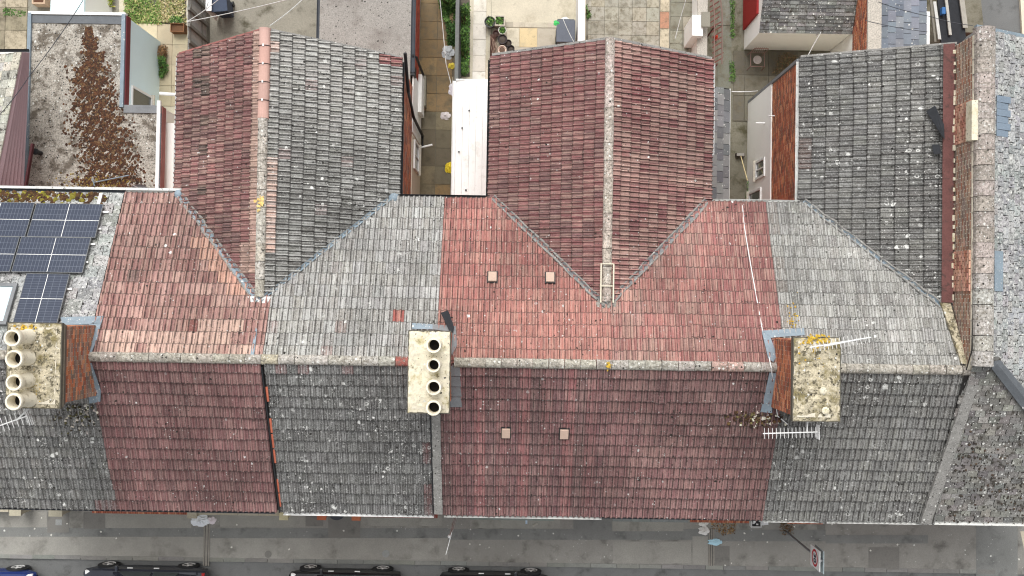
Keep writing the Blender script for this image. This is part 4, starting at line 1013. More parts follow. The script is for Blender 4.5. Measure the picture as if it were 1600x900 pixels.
mb = MB(); slates(mb, SE, YF+.3, ye1, (0 if True else 0), UH(XE1-XRG, KE)-.12, .30, .22, [sR(150, 151, 151), sR(138, 139, 139), sR(158, 158, 156)], rs6, lambda p: zS(p.y) > zE(p.x)-.02)
o = mb.build('slate_field', mt['slatelichen'], rf6); o['kind'] = 'stuff'
mb = MB(); slates(mb, SS, PX[6]-.05, XE1, 0, UH(yh-YF, KS), .28, .20, [sR(126, 124, 120), sR(114, 112, 109), sR(134, 132, 127)], rs6, lambda p: zE(p.x) > zS(p.y)-.03 and p.x > 11.8+(p.y-YF)*.06)
o = mb.build('slate_field', mt['slatefield'], rf6); o['kind'] = 'stuff'
clumps('moss', [((x, y, zS(y)+.04), rs6.uniform(.01, .045)) for x, y in [(rs6.uniform(12.3, 16), YF+.2*int(rs6.uniform(0, 15))+rs6.gauss(.0, .035)) for _ in range(900)] if rs6.random() < (math.sin(x*2.1+y*3)*.5+.6)], mt['moss'], rf6, rs6, [sR(62, 58, 52), sR(72, 60, 50), sR(50, 46, 42), sR(58, 54, 48)], .3)
# blue-grey repair slates and mortar line near the ridge
mb = MB(); a, b = S(1549, 148, 8.15), S(1549, 212, 8.15)
for k in range(6):
    y = b.y+(a.y-b.y)*k/6; mb.obox((XRG+.36, y, zE(XRG+.36)+.04), (0, (a.y-b.y)/6-.01, 0), (.42+.06*(k % 2), 0, -KE*.45), (0, 0, .02))
mb.build('repair_slate', plain('blue_slate', sR(122, 136, 150), .7, .08), rf6)
mb = MB(); a, b = S(1556, 392, 8.15), S(1556, 455, 8.15)
mb.obox((XRG+.32, b.y, zE(XRG+.32)+.04), (0, a.y-b.y, 0), (.3, 0, -KE*.3), (0, 0, .02)); mb.build('repair_slate', mt['lead'], rf6)
mb = MB(); yy = [ye1-.1+(S(1550, 480, 8).y-ye1)*k/40 for k in range(41)]
mb.tube([(XRG+.25+rs6.uniform(-.015, .02), y, zE(XRG+.25)+.03) for y in yy], [rs6.uniform(.02, .045) for _ in yy], 6); mb.build('mortar_line', mt['pvcdirty'], rf6)
# hip lead
mb = MB(); h0_, h1_ = Vector((XRG, yh, ZP)), Vector((XE1, yx, zE(XE1))); e0, e1 = h0_.lerp(h1_, .07), h1_
d = (e1-e0); sd_ = d.normalized().cross(Vector((0, 0, 1))).normalized(); up_ = Vector((0, 0, 1))
for sg_ in (1, -1):
    q_ = [e0+up_*.13, e1+up_*.13, e1+sd_*sg_*.30+up_*.02, e0+sd_*sg_*.16+up_*.05, e0-d.normalized()*.12+up_*.08]
    mb.prism(q_ if sg_ < 0 else q_[::-1], (0, 0, .03))
mb.build('hip_lead', mt['leaddark'], rf6)
# gable trim and gutter
mb = MB(); mb.obox((XRG-.25, ye1, zE(XRG)-.10), (XE1-XRG+.2, 0, -KE*(XE1-XRG)), (0, .12, 0), (0, 0, .14)); mb.build('verge', mt['lead'], h6)
mb = MB(); mb.prism([(XE0+.1, ye1-.1, ZE-.2), (XE1-.3, ye1-.1, ZE-.2), (XRG, ye1-.1, ZP-.15), (XE0+.1, ye1-.1, ZP-.2)], (0, -.2, 0)); mb.build('gable', mt['wallbrick'], h6)
gutter_run(h6, (PX[6]-.05, YF-.06, ZE), (XE1, YF-.06, ZE), 'pvcdirty', .06)
frame_window(h6, (13.2, YF+.32, 3.6), (1, 0, 0), (0, 0, 1), (0, -1, 0), 1.3, 1.4)
# loose felt pieces on the neighbouring wing
def lay_sheet(pts, mat, label, lift=.12, cat='sheet', name='felt_sheet'):
    P_ = [onp(*q_, WL3['o'], WL3['N'], lift+.03*k) for k, q_ in enumerate(pts)]
    if (P_[1]-P_[0]).cross(P_[2]-P_[0]).z < 0: P_ = P_[::-1]
    mb = MB(); mb.prism(P_, WL3['N']*.025); return tagit(mb.build(name, mt[mat]), label, cat)
lay_sheet([(1447, 174), (1461, 165), (1475, 195), (1476, 218), (1470, 210)], 'blackfelt', 'long torn black felt flap against the brown flashing')
lay_sheet([(1456, 226), (1468, 226), (1471, 240), (1459, 241)], 'blackfelt', 'small square black felt scrap beside the brown flashing')

# ================================================================== REAR YARDS (ground)
ZY = .02
def yard(name, poly, mat, z=ZY): return sheet(name, pxpoly(poly, z), mt[mat])
su = MB(); su.box(0, 1, 0, 1, 0, .03); smesh = su.mesh('paving_slab'); smesh.materials.append(mt['slab'])
su2 = MB(); su2.box(0, 1, 0, 1, 0, .03); smesh2 = su2.mesh('paving_slab_pale'); smesh2.materials.append(mt['slabpale'])
ry = random.Random(51)
def slabs(parent, xs, ys, tones, z=ZY+.004, gap=.012, me=None, skip=lambda i, j: False):
    """xs, ys: world coordinates of the joints"""
    for i in range(len(xs)-1):
        for j in range(len(ys)-1):
            if skip(i, j): continue
            o = bpy.data.objects.new('paving_slab', me or smesh); x0, x1 = sorted((xs[i], xs[i+1])); y0, y1 = sorted((ys[j], ys[j+1]))
            o.location = (x0+gap/2, y0+gap/2, z+ry.uniform(-.006, .006)); o.scale = (x1-x0-gap, y1-y0-gap, 1); o.rotation_euler = (ry.uniform(-.006, .006), ry.uniform(-.006, .006), ry.uniform(-.004, .004))
            o.color = (*jit(tones(i, j) if callable(tones) else ry.choice(tones), .05, ry), 1); link(o, parent)
gx = lambda px, z=ZY: S(px, 150, z).x
gy = lambda py, z=ZY, px=800: S(px, py, z).y
ya = yard('yard_path', [(640, -40), (735, -40), (720, 330), (640, 330)], 'concretedark')
brown = [sR(140, 118, 86), sR(132, 112, 82), sR(128, 110, 84), sR(144, 122, 88)]; greyb = [sR(120, 112, 94), sR(108, 100, 84), sR(128, 118, 96)]
xs = [gx(655), gx(682), gx(706.5)]
slabs(ya, xs, [gy(5.5+28.25*k-28.25, px=680) for k in range(13)], lambda i, j: ry.choice(brown) if j < 7 or ry.random() < .3 else ry.choice(greyb))
slabs(ya, [gx(706.8), gx(718)], [gy(5.5+28.25*k-28.25, px=680) for k in range(13)], greyb, skip=lambda i, j: j < 3)
yb = yard('yard_path', [(733, -40), (768, -40), (766, 330), (705, 330), (705, 118), (733, 118)], 'palecement', ZY+.002)
slabs(yb, [gx(737.5), gx(758)], [gy(y, px=745) for y in (-30, -8, 18, 38, 62, 87, 112, 126)], [sR(222, 218, 208), sR(214, 208, 196)], z=ZY+.012, me=smesh2)
yc = yard('patio', [(768, -40), (915, -40), (915, 130), (768, 130)], 'palecement')
slabs(yc, [gx(x) for x in (768, 790, 810, 838, 866, 902)], [gy(44, px=830), gy(74, px=830), gy(100, px=830)], lambda i, j: sR(206, 188, 148) if (i == 2 and j == 0) else ry.choice([sR(196, 188, 168), sR(186, 178, 160)]), me=smesh2)
slabs(yc, [gx(x) for x in (768, 782, 800, 818, 836, 854, 872, 890)], [gy(35, px=830), gy(43.5, px=830)], [sR(190, 182, 164), sR(170, 164, 148)], me=smesh2)
yd = yard('patio', [(915, -40), (1092, -40), (1092, 130), (915, 130)], 'concrete')
pale = [sR(172, 168, 154), sR(166, 162, 148), sR(176, 169, 151)]
slabs(yd, [gx(x) for x in (917, 921.6, 942.8, 964.3, 986, 1008, 1028)], [gy(y, px=970) for y in (-32, -10, 11.6, 33.4, 55.3, 77, 99)], lambda i, j: sR(206, 186, 146) if False else ry.choice(pale))
slabs(yd, [gx(x) for x in (1045.5, 1065, 1086)], [gy(y, px=1060) for y in (-40, -18, 4, 26, 48, 69, 91, 113)], [sR(150, 148, 134), sR(138, 136, 122), sR(160, 154, 138)])
slabs(yd, [gx(1029.5), gx(1044)], [gy(y, px=1036) for y in (-20, 19, 45, 80, 120)], lambda i, j: sR(188, 140, 116) if j == 1 else sR(196, 184, 160), z=ZY+.012)
ye = yard('yard_path', [(1092, -40), (1420, -40), (1420, 110), (1270, 330), (1092, 330)], 'concretedark')
slabs(ye, [gx(x) for x in (1120, 1142)], [gy(y, px=1130) for y in (-30, 40, 150, 240, 330)], [sR(128, 128, 118), sR(122, 122, 112)])
slabs(ye, [gx(x) for x in (1145, 1163, 1200, 1245, 1290)], [gy(y, px=1200) for y in (80, 118, 150, 190)], [sR(116, 112, 100), sR(104, 100, 90)])
yf = yard('yard_path', [(328, -40), (500, -40), (500, 140), (328, 140)], 'concrete')
yg = yard('patio', [(186, -40), (296, -40), (296, 320), (186, 320)], 'palecement')
slabs(yg, [gx(x) for x in (215, 244, 268, 292)], [gy(y, px=270) for y in (38, 70, 102, 134, 166)], [sR(188, 176, 150), sR(180, 168, 142)], me=smesh2)
yh = yard('yard_path', [(-120, -40), (186, -40), (186, 330), (-120, 330)], 'concrete')
slabs(yh, [gx(x) for x in (-24, 6, 40)], [gy(y, px=20) for y in (-20, 12, 48, 82)], [sR(178, 166, 144), sR(164, 156, 140), sR(150, 140, 120)])
sheet('lane', pxpoly([(1500, -60), (1700, -60), (1700, 120), (1490, 120)], ZY+.004), mt['asphalt'])
sheet('ground_strip', pxpoly([(1440, -60), (1500, -60), (1495, 120), (1430, 120)], ZY+.003), mt['concretedark'])
mb = MB(); a, b = S(1592, -30, .1), S(1601, 130, .1); mb.obox((a.x, a.y, .03), (b.x-a.x, b.y-a.y, 0), (.22, 0, 0), (0, 0, .1)); k_ = mb.build('kerb', mt['cream']); k_['kind'] = 'structure'

# ================================================================== LOW EXTENSIONS AND SHEDS
ZX = 2.9
def xy(px, py, z): p = S(px, py, z); return p.x, p.y
# ---- mossy flat roofed extension with the pale blue side wall
fe = empty('flat_roof_extension'); tagit(fe, 'flat roofed extension with brown moss on felt and a pale blue side wall', 'extension')
xl, yt = xy(48, 24, ZX); xm = S(193, 100, ZX).x; ym = S(220, 166, ZX).y; xr = S(249, 230, ZX).x; yb_ = YB+.2
mb = MB(); mb.prism(ccw([Vector(p) for p in ((xl, yb_, 0), (xr, yb_, 0), (xr, ym, 0), (xm, ym, 0), (xm, yt, 0), (xl, yt, 0))]), (0, 0, ZX-.16)); mb.build('wall', mt['render'], fe)
mt['roofelt'] = plain('flat_roof_felt', sR(164, 158, 148), .95, .14, 1.4, .6, 18, dirt=(sR(104, 96, 86), .47, .62, 3.0), white=.35, black=.8)
mb = MB(); mb.prism(ccw([Vector(p) for p in ((xl, yb_, ZX-.158), (xr+.03, yb_, ZX-.158), (xr+.03, ym+.03, ZX-.158), (xm+.03, ym+.03, ZX-.158), (xm+.03, yt+.05, ZX-.158), (xl-.03, yt+.05, ZX-.158))]), (0, 0, .15)); ferf = mb.build('roof', mt['roofelt'], fe)
def kerbpiece(x0, x1, y0, y1, mat, z0=ZX-.1, z1=ZX+.07): m_ = MB(); m_.box(x0, x1, y0, y1, z0, z1); m_.build('roof_kerb', mt[mat], ferf)
kerbpiece(xl-.06, xl+.05, yb_, yt+.07, 'lead'); kerbpiece(xm-.07, xm+.045, ym-.05, yt+.07, 'lead'); kerbpiece(xm+.05, xr+.0, ym-.22, ym+.03, 'leadgrey', ZX-.1, ZX+.035); kerbpiece(xr-.08, xr+.05, yb_, ym-.23, 'lead')
kerbpiece(xl+.055, xm-.08, yt-.24, yt+.01, 'leaddark', ZX-.1, ZX+.02); kerbpiece(xl-.05, xm+.05, yt+.03, yt+.12, 'pvc', ZX-.1, ZX+.06)
mb = MB(); mb.box(xm+.046, xm+.075, ym+.0, yt+.05, ZX-.3, ZX-.02); mb.build('fascia', plain('maroon_fascia', sR(112, 44, 52), .6, .1), fe)
mb = MB(); mb.box(xm, xm+.04, ym+.03, yt+.02, 0, ZX-.31); mb.build('blue_render', mt['blue'], fe)
frame_window(fe, (xm+.035, ym+.05, .75), (0, 1, 0), (0, 0, 1), (1, 0, 0), .75, 1.65, bars=0)
mb = MB(); mb.box(xr+.052, xr+.075, yb_, ym, ZX-.3, ZX+.0); mb.build('fascia', mt['vergered'], fe)
mb = MB(); mb.box(S(246, 230, ZX+.1).x-.05, S(246, 230, ZX+.1).x+.06, yb_+.02, S(246, 157, ZX+.1).y, ZX+.0, ZX+.1); mb.build('trunking', mt['pvc'], fe)
mb = MB(); p = S(53, 237, ZX+.3); mb.lathe([(.07, 0), (.07, .3), (.1, .31), (.1, .38), (.02, .4)], 12, (p.x+.06, p.y, ZX-.02)); mb.build('vent_pipe', mt['black'], fe, smooth=True)
rm = random.Random(15); pts = []; pale_pts = []
cen = [(138, 48, 6), (140, 70, 10), (146, 95, 18), (140, 115, 30), (146, 135, 34), (150, 155, 38), (150, 175, 42), (155, 195, 46), (160, 215, 46), (168, 235, 44), (172, 255, 46), (172, 275, 52), (170, 292, 58)]
for _ in range(14000):
    cx_, cy_, hw = rm.choice(cen); x = rm.gauss(cx_, hw*.46); y = rm.uniform(cy_-14, cy_+14)
    if abs(x-cx_) > hw*1.3 or y > 299 or y < 42: continue
    if (x > 188 and y < 170) or x > 243: continue
    nz = math.sin(x*.31+y*.17)+math.sin(x*.13-y*.37+2)+math.sin(x*.71+y*.53)
    if nz < -.7 and rm.random() < .85: continue
    p = S(x, y, ZX); pts.append((Vector((p.x, p.y, ZX-.008)), rm.uniform(.012, .05)*(1.15 if nz > .6 else .9)))
clumps('moss', pts, mt['moss'], ferf, rm, [sR(78, 52, 38), sR(66, 46, 36), sR(92, 62, 42), sR(56, 43, 35), sR(106, 84, 60), sR(72, 50, 38)], .18)
clumps('yellow_moss', [(Vector((S(x, y, ZX).x, S(x, y, ZX).y, ZX-.008)), rm.uniform(.012, .04)) for x, y in [(rm.gauss(150, 28), rm.gauss(288, 8)) for _ in range(260)] if y < 299 and x < 240], mt['moss'], ferf, rm, [sR(128, 108, 52), sR(140, 122, 66), sR(108, 88, 46)], .4)
# broken aerial lying on the flat roof
e = empty('broken_aerial'); tagit(e, 'broken aerial lying on the mossy flat roof', 'aerial')
a, b = S(147, 285, ZX+.06), S(201, 274, ZX+.09); mb = MB(); mb.tube([a, b], .02, 6); mb.build('boom', mt['lead'], e); mb = MB(); mb.tube([a+Vector((-.06, .12, 0)), a+Vector((.02, -.12, 0))], .02, 6); mb.build('bracket', mt['lead'], e)
e = empty('satellite_dish'); tagit(e, 'grey satellite dish lying at the end of the mossy flat roof', 'dish'); p = S(216, 298, ZX+.2)
mb = MB(); mb.lathe([(.28, .1), (.2, .05), (.1, .015), (.005, 0)], 18, (p.x, p.y+.06, ZX+.05), 1, .55); mb.build('reflector', mt['leadgrey'], e); mb = MB(); mb.tube([(p.x, p.y+.06, ZX), (p.x-.2, p.y+.2, ZX+.3)], .015); mb.build('arm', mt['alu'], e)
# white lean-to between extension and wing
lt = empty('lean_to'); tagit(lt, 'narrow white corrugated lean-to between the mossy roof and the red wing', 'lean-to')
xa, xb = S(254, 240, 2.4).x, W1L_+.1; mb = MB(); n = 12; ya_, yb2 = YB+.2, S(265, 192, 2.4).y
for k in range(5):
    x0 = xa+(xb-xa)*k/5; mb.obox((x0, ya_, 2.3+.04*(k % 2)), ((xb-xa)/5-.004, 0, .05), (0, yb2-ya_, 0), (0, 0, .04))
mb.build('roof', mt['render'], lt); mb = MB(); mb.box(xa+.05, xb, ya_, yb2-.05, 0, 2.25); mb.build('wall', mt['cream'], lt)
mb = MB(); a = S(250, 146, 2.2); mb.tube([a, a+Vector((.65, -.06, .1))], .055, 8); tagit(mb.build('waste_pipe', mt['pvc']), 'thick white pipe between the blue wall and the red wing', 'pipe')
# ---- neighbour's wing with plum boards at the far left
nw = empty('neighbour_wing'); tagit(nw, 'neighbouring rear wing with pale tiles and plum coloured boards at the left edge', 'building')
rg0, rg1 = S(36, 82, 5.0), S(-8, 300, 5.0); ed0, ed1 = S(46, 82, 4.4), S(33, 300, 3.9)
ed1 = S(36, 300, 4.0)
mb = MB(); mb.box(S(-60, 200, 3).x, S(38, 200, 3).x, YB+.1, S(20, 84, 3).y-.1, 0, 3.7); mb.build('wall', mt['render'], nw)
for k in range(7):
    t0, t1 = k/7, (k+1)/7
    a0, a1 = rg0.lerp(ed0, t0), rg0.lerp(ed0, t1); b0, b1 = rg1.lerp(ed1, t0), rg1.lerp(ed1, t1)
    n_ = (a1-a0).cross(b0-a0).normalized()
    if n_.z < 0: n_ = -n_
    mb = MB(); mb.prism(ccw([a0+n_*.03, b0+n_*.03, b1-n_*.01, a1-n_*.01]), n_*.02); mb.build('board', mt['plum'], nw)
mb = MB(); mb.obox(ed1+Vector((0, 0, -.1)), (.06, 0, 0), S(48, 224, 4.2)-ed1+Vector((0, 0, -.02)), (0, 0, .12)); mb.build('barge_board', plain('dark_maroon', sR(84, 46, 50), .7), nw)
AX = (rg1-rg0).normalized(); WX = Vector((-1, 0, -.35)).normalized(); NX = WX.cross(AX); NX = NX if NX.z > 0 else -NX
mb = MB(); rr = random.Random(6)
for i in range(8):
    for j in range(20):
        o = rg0+AX*(j*.27)+WX*(i*.3+.02); mb.cur = jit(rr.choice([sR(172, 170, 160), sR(150, 148, 140), sR(190, 186, 172)]), .15, rr)
        mb.obox(o+NX*.02, AX*.262, WX*.29, NX*.03)
o = mb.build('tile_field', mt['slatefield'], nw); o['kind'] = 'stuff'
gutter_run(nw, S(-60, 79, 3.9), S(45, 79, 3.9), 'black', .05)
# ---- felted rear extension behind the grey wing
fx = empty('felt_roof_extension'); tagit(fx, 'extension with a plain grey mineral felt roof behind the grey wing', 'extension')
x0_, x1_ = S(499, 50, ZX).x, S(642, 50, ZX).x; y1_ = S(570, -60, ZX).y
mb = MB(); mb.box(x0_+.08, x1_-.02, yg1+.01, y1_, 0, ZX-.1); mb.build('wall', mt['joint'], fx)
mt['mineral'] = plain('mineral_felt', sR(150, 146, 140), .95, .07, .9, .4, 36, dirt=(sR(126, 120, 114), .5, .75, 1.2), black=.25)
mb = MB(); mb.box(x0_, x1_, yg1+.01, y1_, ZX-.098, ZX); mb.build('roof', mt['mineral'], fx)
gutter_run(fx, (x0_-.05, y1_, ZX-.05), (x0_-.05, yg1+.1, ZX-.05), 'gutter', .06); gutter_run(fx, (x1_+.07, y1_, ZX-.03), (x1_+.07, S(640, 112, ZX).y, ZX-.03), 'gutter', .075)
mb = MB(); bricks(mb, (x1_-.02, yg1+.4, .2), (0, 1, 0), y1_-yg1-.4, (0, 0, 1), ZX-.4, (1, 0, 0), [sR(178, 88, 70), sR(164, 78, 62)], rb); o = mb.build('brickwork', mt['brick'], fx); o['kind'] = 'stuff'
mb = MB(); p = S(648, 86, ZX); mb.tube([(x1_+.07, p.y, ZX-.05), (x1_+.16, p.y, ZX-.3), (x1_+.16, p.y, .3)], .045); mb.build('drainpipe', mt['black'], fx)
mb = MB(); p = S(642, 112, ZX-.2); mb.box(p.x-.14, p.x+.14, p.y-.14, p.y+.14, ZX-.5, ZX-.1); mb.build('hopper', mt['black'], fx)
mb = MB(); p = S(655, 110, 1.8); q_ = S(655, 170, 1.8); mb.box(W1R_+.04, W1R_+.16, q_.y, p.y, .3, 1.3); mb.build('white_wall', mt['render'], fx)  # thin box for the strip of white wall beside the path
mb = MB(); a = S(659, 118, .5); b = S(664, 165, .5); mb.box(a.x-.02, a.x+.14, b.y, a.y, .02, .5); tagit(mb.build('step', mt['concrete'], loc=(a.x, (a.y+b.y)/2, .02)), 'narrow concrete step along the white wall of the brown paved path', 'step')
# ---- white lean-to roof beside the red wing
wl_ = empty('white_roof_lean_to'); tagit(wl_, 'long white roofed lean-to between the paved path and the red wing', 'lean-to')
zl = 2.6; xa, xb = S(712, 220, zl).x, W2L_+.1; y0_, y1_ = YB+.15, S(735, 126, zl).y
mt['whiteroof'] = plain('white_roof_sheet', sR(244, 244, 240), .6, .04, 1.0, .03, dirt=(sR(206, 204, 194), .50, .80, 2.4), dirt2=(sR(176, 172, 158), .62, .8, 6))
for k in range(6):
    mb = MB(); w_ = (xb-xa)/6; mb.obox((xa+k*w_, y0_, zl+.03*k), (w_-.006, 0, .025), (0, y1_-y0_, 0), (0, 0, .03)); mb.build('roof_sheet', mt['whiteroof'], wl_)
mb = MB(); mb.box(xa+.04, xb, y0_, y1_-.05, 0, zl-.02); mb.build('wall', mt['render'], wl_)
gutter_run(wl_, (xa-.06, y1_, zl-.02), (xa-.06, y0_, zl-.02), 'pvc', .07); mb = MB(); mb.box(xa-.02, xb, y1_-.02, y1_+.04, zl-.12, zl+.07); mb.build('end_trim', mt['pvcdirty'], wl_)
for px, py in ((733, 173), (722, 200), (717, 237), (728, 297)):
    p = S(px, py, zl+.1); mb = MB(); mb.lathe([(.03, 0), (.025, .015), (.005, .02)], 8, (p.x, p.y, zl+.08+.12*(p.x-xa)/(xb-xa))); mb.build('roof_patch', mt['black'], wl_)
# ---- slate lean-to right of the second wing
sl_ = empty('slate_lean_to'); tagit(sl_, 'narrow slate roofed lean-to along the right side of the red wing', 'lean-to')
xa, xb = W2R_-.1, S(1139, 225, 2.3).x; y0_, y1_ = YB+.15, S(1125, 137, 2.4).y
SLT = slope((xb, 0, 2.3), (-1, 0, .45)); nx_, ny_ = 4, 15
mb = MB(); mb.obox((xa, y0_, 2.3+(xb-xa)*.45-.06), (xb-xa, 0, -(xb-xa)*.45), (0, y1_-y0_, 0), (0, 0, .05)); rfl = mb.build('roof', mt['felt'], sl_)
su3 = MB(); su3.box(0, 1, 0, 1, 0, .028); slm = su3.mesh('slate'); slm.materials.append(mt['slate']); rr = random.Random(12)
def lay_slates(parent, sl, a0, a1, s0, s1, w_, g_, tones, keep=None, lap=1.15):
    j = 0; y = s0
    while y < s1-.03:
        x = a0-(j % 2)*w_/2
        while x < a1-.01:
            b0, b1 = max(x, a0), min(x+w_-.016, a1)
            p = sl['o']+sl['A']*b0+sl['U']*y+sl['N']*(.012+rr.uniform(0, .006))
            if b1-b0 > .05 and (keep is None or keep(p)):
                A, U, N = sl['A'], (sl['U']-sl['N']*.10).normalized(), sl['N']; h_ = min(g_*lap, s1-y+.02); N2 = A.cross(U)
                o = bpy.data.objects.new('slate', slm); o.matrix_basis = Matrix(((A.x*(b1-b0), U.x*h_, N2.x, p.x), (A.y*(b1-b0), U.y*h_, N2.y, p.y), (A.z*(b1-b0), U.z*h_, N2.z, p.z), (0, 0, 0, 1)))
                o.color = (*jit(rr.choice(tones), .13, rr), 1); link(o, parent)
            x += w_
        y += g_; j += 1
lay_slates(rfl, SLT, y0_, y1_, 0, UH(xb-xa, .45), .36, .25, [sR(118, 119, 120), sR(100, 102, 104), sR(132, 133, 132)])
mb = MB(); mb.box(xa, xb-.06, y0_, y1_-.06, 0, 2.2); mb.build('wall', mt['render'], sl_)
mb = MB(); mb.box(xb-.0, xb+.04, y0_, y1_, 2.2, 2.29); mb.build('edge_board', mt['pvcdirty'], sl_)
mb = MB(); p = S(1111, 285, 3.4); mb.box(W2R_+.02, W2R_+.22, S(1111, 308, 3.4).y, S(1111, 262, 3.4).y, 3.0, 3.5); mb.build('window_vent', mt['pvc'], sl_)
# ---- white outbuilding with a grey ribbed roof, top right
ob = empty('outbuilding'); tagit(ob, 'white outbuilding with dark ribbed tile roof at the top right', 'outbuilding')
zo = 2.1; xa, xb = S(1187, 30, zo).x, 11.05; y0_ = S(1250, 52, zo).y; y1_ = y0_+2.6
mb = MB(); mb.box(xa+.02, xb, y0_+.03, y1_, 0, zo-.04); mb.prism([(xa+.02, y0_+.03, zo-.04), (xa+.02, y1_, zo-.04), (xa+.02, y1_, zo+1.0)], (xb-xa-.02, 0, 0)); mb.build('wall', mt['render'], ob)
SO = slope((0, y0_, zo), (0, 1, .42)); mb = MB(); ro = random.Random(41)
for j in range(22):
    x = xa-.02
    while x < xb:
        w_ = .3; mb.cur = jit(ro.choice([sR(112, 112, 110), sR(98, 98, 97), sR(130, 130, 127)]), .15, ro); o = Vector((x, y0_, zo))+SO['U']*(j*.115)
        mb.obox(o+SO['N']*.03, Vector((min(w_, xb-x)-.006, 0, 0)), SO['U']*.13-SO['N']*.02, SO['N']*.025); x += w_
o = mb.build('tile_field', mt['slatefield'], ob); o['kind'] = 'stuff'
mb = MB(); q0 = S(1161, 29, 1.0); mb.box(xa-.05, xa+.02, S(1170, 27, 1.5).y, y1_, .1, 1.9); mb.build('red_door', mt['obj'], ob, col=sR(150, 34, 34))
p = S(1278, 49, zo); mb = MB(); mb.tube([(p.x, p.y+.05, zo-.05), (p.x, p.y-.12, zo-.12)], .04); mb.build('bracket', mt['pvc'], ob)
# ---- slate roofed building with brick gable next to it
sb = empty('slate_roof_building'); tagit(sb, 'low building with blue grey slates and an orange brick side wall, top right', 'building')
zt = 3.4; X0 = 11.07; X1 = S(1452, 30, 3.3).x; y0_ = yg3+.55; y1_ = y0_+3.4
mb = MB(); mb.box(X0, X1-.1, y0_, y1_, 0, zt-.3); mb.box(X0, X0+.34, y0_+.001, y1_, zt-.3, zt); wsb = mb.build('wall', mt['render'], sb)
mb = MB(); bricks(mb, (X0, y0_, 2.12), (0, 1, 0), y1_-y0_, (0, 0, 1), zt-2.14, (-1, 0, 0), BR_ORANGE, rb); o = mb.build('brickwork', mt['brick'], wsb); o['kind'] = 'stuff'
mt['pebble'] = plain('pebble_coping', sR(178, 172, 162), .95, .1, 2, .5, 30)
mb = MB(); mb.box(X0-.03, X0+.40, y0_-.02, y1_, zt, zt+.06); mb.build('coping', mt['pebble'], sb)
SSB = slope((X1, 0, zt-.32), (-1, 0, .12))
mb = MB(); mb.obox((X0+.35, y0_, zt-.29+(X1-X0-.35)*.12-.06), (X1-X0-.35, 0, -(X1-X0-.35)*.12), (0, y1_-y0_, 0), (0, 0, .04)); rsb = mb.build('roof', mt['felt'], sb)
lay_slates(rsb, SSB, y0_, y1_, 0, X1-X0-.40, .36, .26, [sR(118, 125, 134), sR(110, 117, 127), sR(126, 132, 139)])
mb = MB(); mb.box(X1-.02, X1+.1, y0_, S(1455, 20, 3).y, zt-.6, zt-.28); mb.build('gutter_board', mt['pvc'], sb)

# ================================================================== WALLS AND FENCES
def wall_thing(name, x0, x1, y0, y1, h_, mat, label, cat='wall', cope=None, z0=ZY, group=None):
    e = empty(name); tagit(e, label, cat, group); mb = MB(); mb.box(x0, x1, y0, y1, z0, h_-.06 if cope else h_); mb.build('wall_body', mt[mat], e)
    if cope: mb = MB(); mb.box(x0-.03, x1+.03, y0-.03, y1+.03, h_-.06, h_); mb.build('coping', mt[cope], e, col=sR(190, 182, 160))
    return e
a = S(907, -30, 1.7); b = S(911, 60, 1.7); wall_thing('garden_wall', a.x-.03, a.x+.14, b.y-.6, a.y, 1.7, 'render', 'tall thin white garden wall right of the dark storage box', cope='render')
a = S(1092, -30, 1.2); b = S(1108, 97, 1.2); e = wall_thing('garden_wall', a.x, a.x+.28, b.y-.5, a.y, 1.2, 'render', 'thick white garden wall beside the red trellis', cope='pebble')
mb = MB(); p = S(1090, 45, 1.6); mb.box(p.x-.16, p.x+.2, p.y-.2, p.y+.5, ZY, 1.5); mb.build('pier', mt['render'], e); p = S(1103, 30, 1.6); mb = MB(); mb.box(p.x-.14, p.x+.14, p.y-.25, p.y+.25, 1.52, 1.6); mb.build('pier_cap', mt['concrete'], e)
# trellis of red brown laths
tr = empty('trellis_fence'); tagit(tr, 'broken red brown trellis beside the white garden wall', 'fence'); rr = random.Random(18)
a, b = S(1110, -20, 1.3), S(1116, 100, 1.3); n = 16
for k in range(n):
    p = a.lerp(b, k/(n-1)); mb = MB(); mb.obox(p+Vector((-.05, 0, rr.uniform(-.06, .02))), (.34+rr.uniform(-.05, .05), .22, -.04), (0, .045, 0), (0, 0, .02)); mb.build('lath', mt['wood'], tr, col=jit(sR(112, 66, 60), .15, rr))
for dx_ in (.0, .26):
    mb = MB(); mb.tube([a+Vector((dx_, .2, .05)), a.lerp(b, .35)+Vector((dx_+.08, 0, .05)), b+Vector((dx_, 0, .0))], .022, 6); mb.build('rail', mt['wood'], tr, col=sR(126, 104, 96))
for t in (0, .5, 1): p = a.lerp(b, t); mb = MB(); mb.tube([(p.x+.1, p.y, ZY), (p.x+.1, p.y, 1.3)], .03, 6); mb.build('post', mt['wood'], tr, col=sR(100, 66, 60))
# grey board fence (leaning, seen from above) at top left
gf = empty('board_fence'); tagit(gf, 'grey weathered board fence behind the pink wing', 'fence'); rr = random.Random(19)
a, b = S(292, -25, 1.8), S(293, 78, 1.8); n = 17
for k in range(n):
    t0 = k/n; p = a.lerp(b, t0); L = (b-a)/n; mb = MB(); mb.obox((p.x, p.y, ZY), (0, L.y*.94, 0), (.0, 0, 1.75+rr.uniform(-.03, .03)), (.022, 0, 0)); mb.build('board', mt['wood'], gf, col=jit(sR(168, 168, 164), .14, rr))
for k in range(4):
    p = a.lerp(b, (k+.5)/4); mb = MB(); mb.box(p.x+.03, p.x+.11, p.y-.05, p.y+.05, ZY, 1.85); mb.build('post', mt['wood'], gf, col=sR(120, 118, 112))
for z in (.4, 1.5): mb = MB(); mb.box(a.x+.03, a.x+.08, b.y, a.y, z, z+.08); mb.build('rail', mt['wood'], gf, col=sR(130, 128, 122))
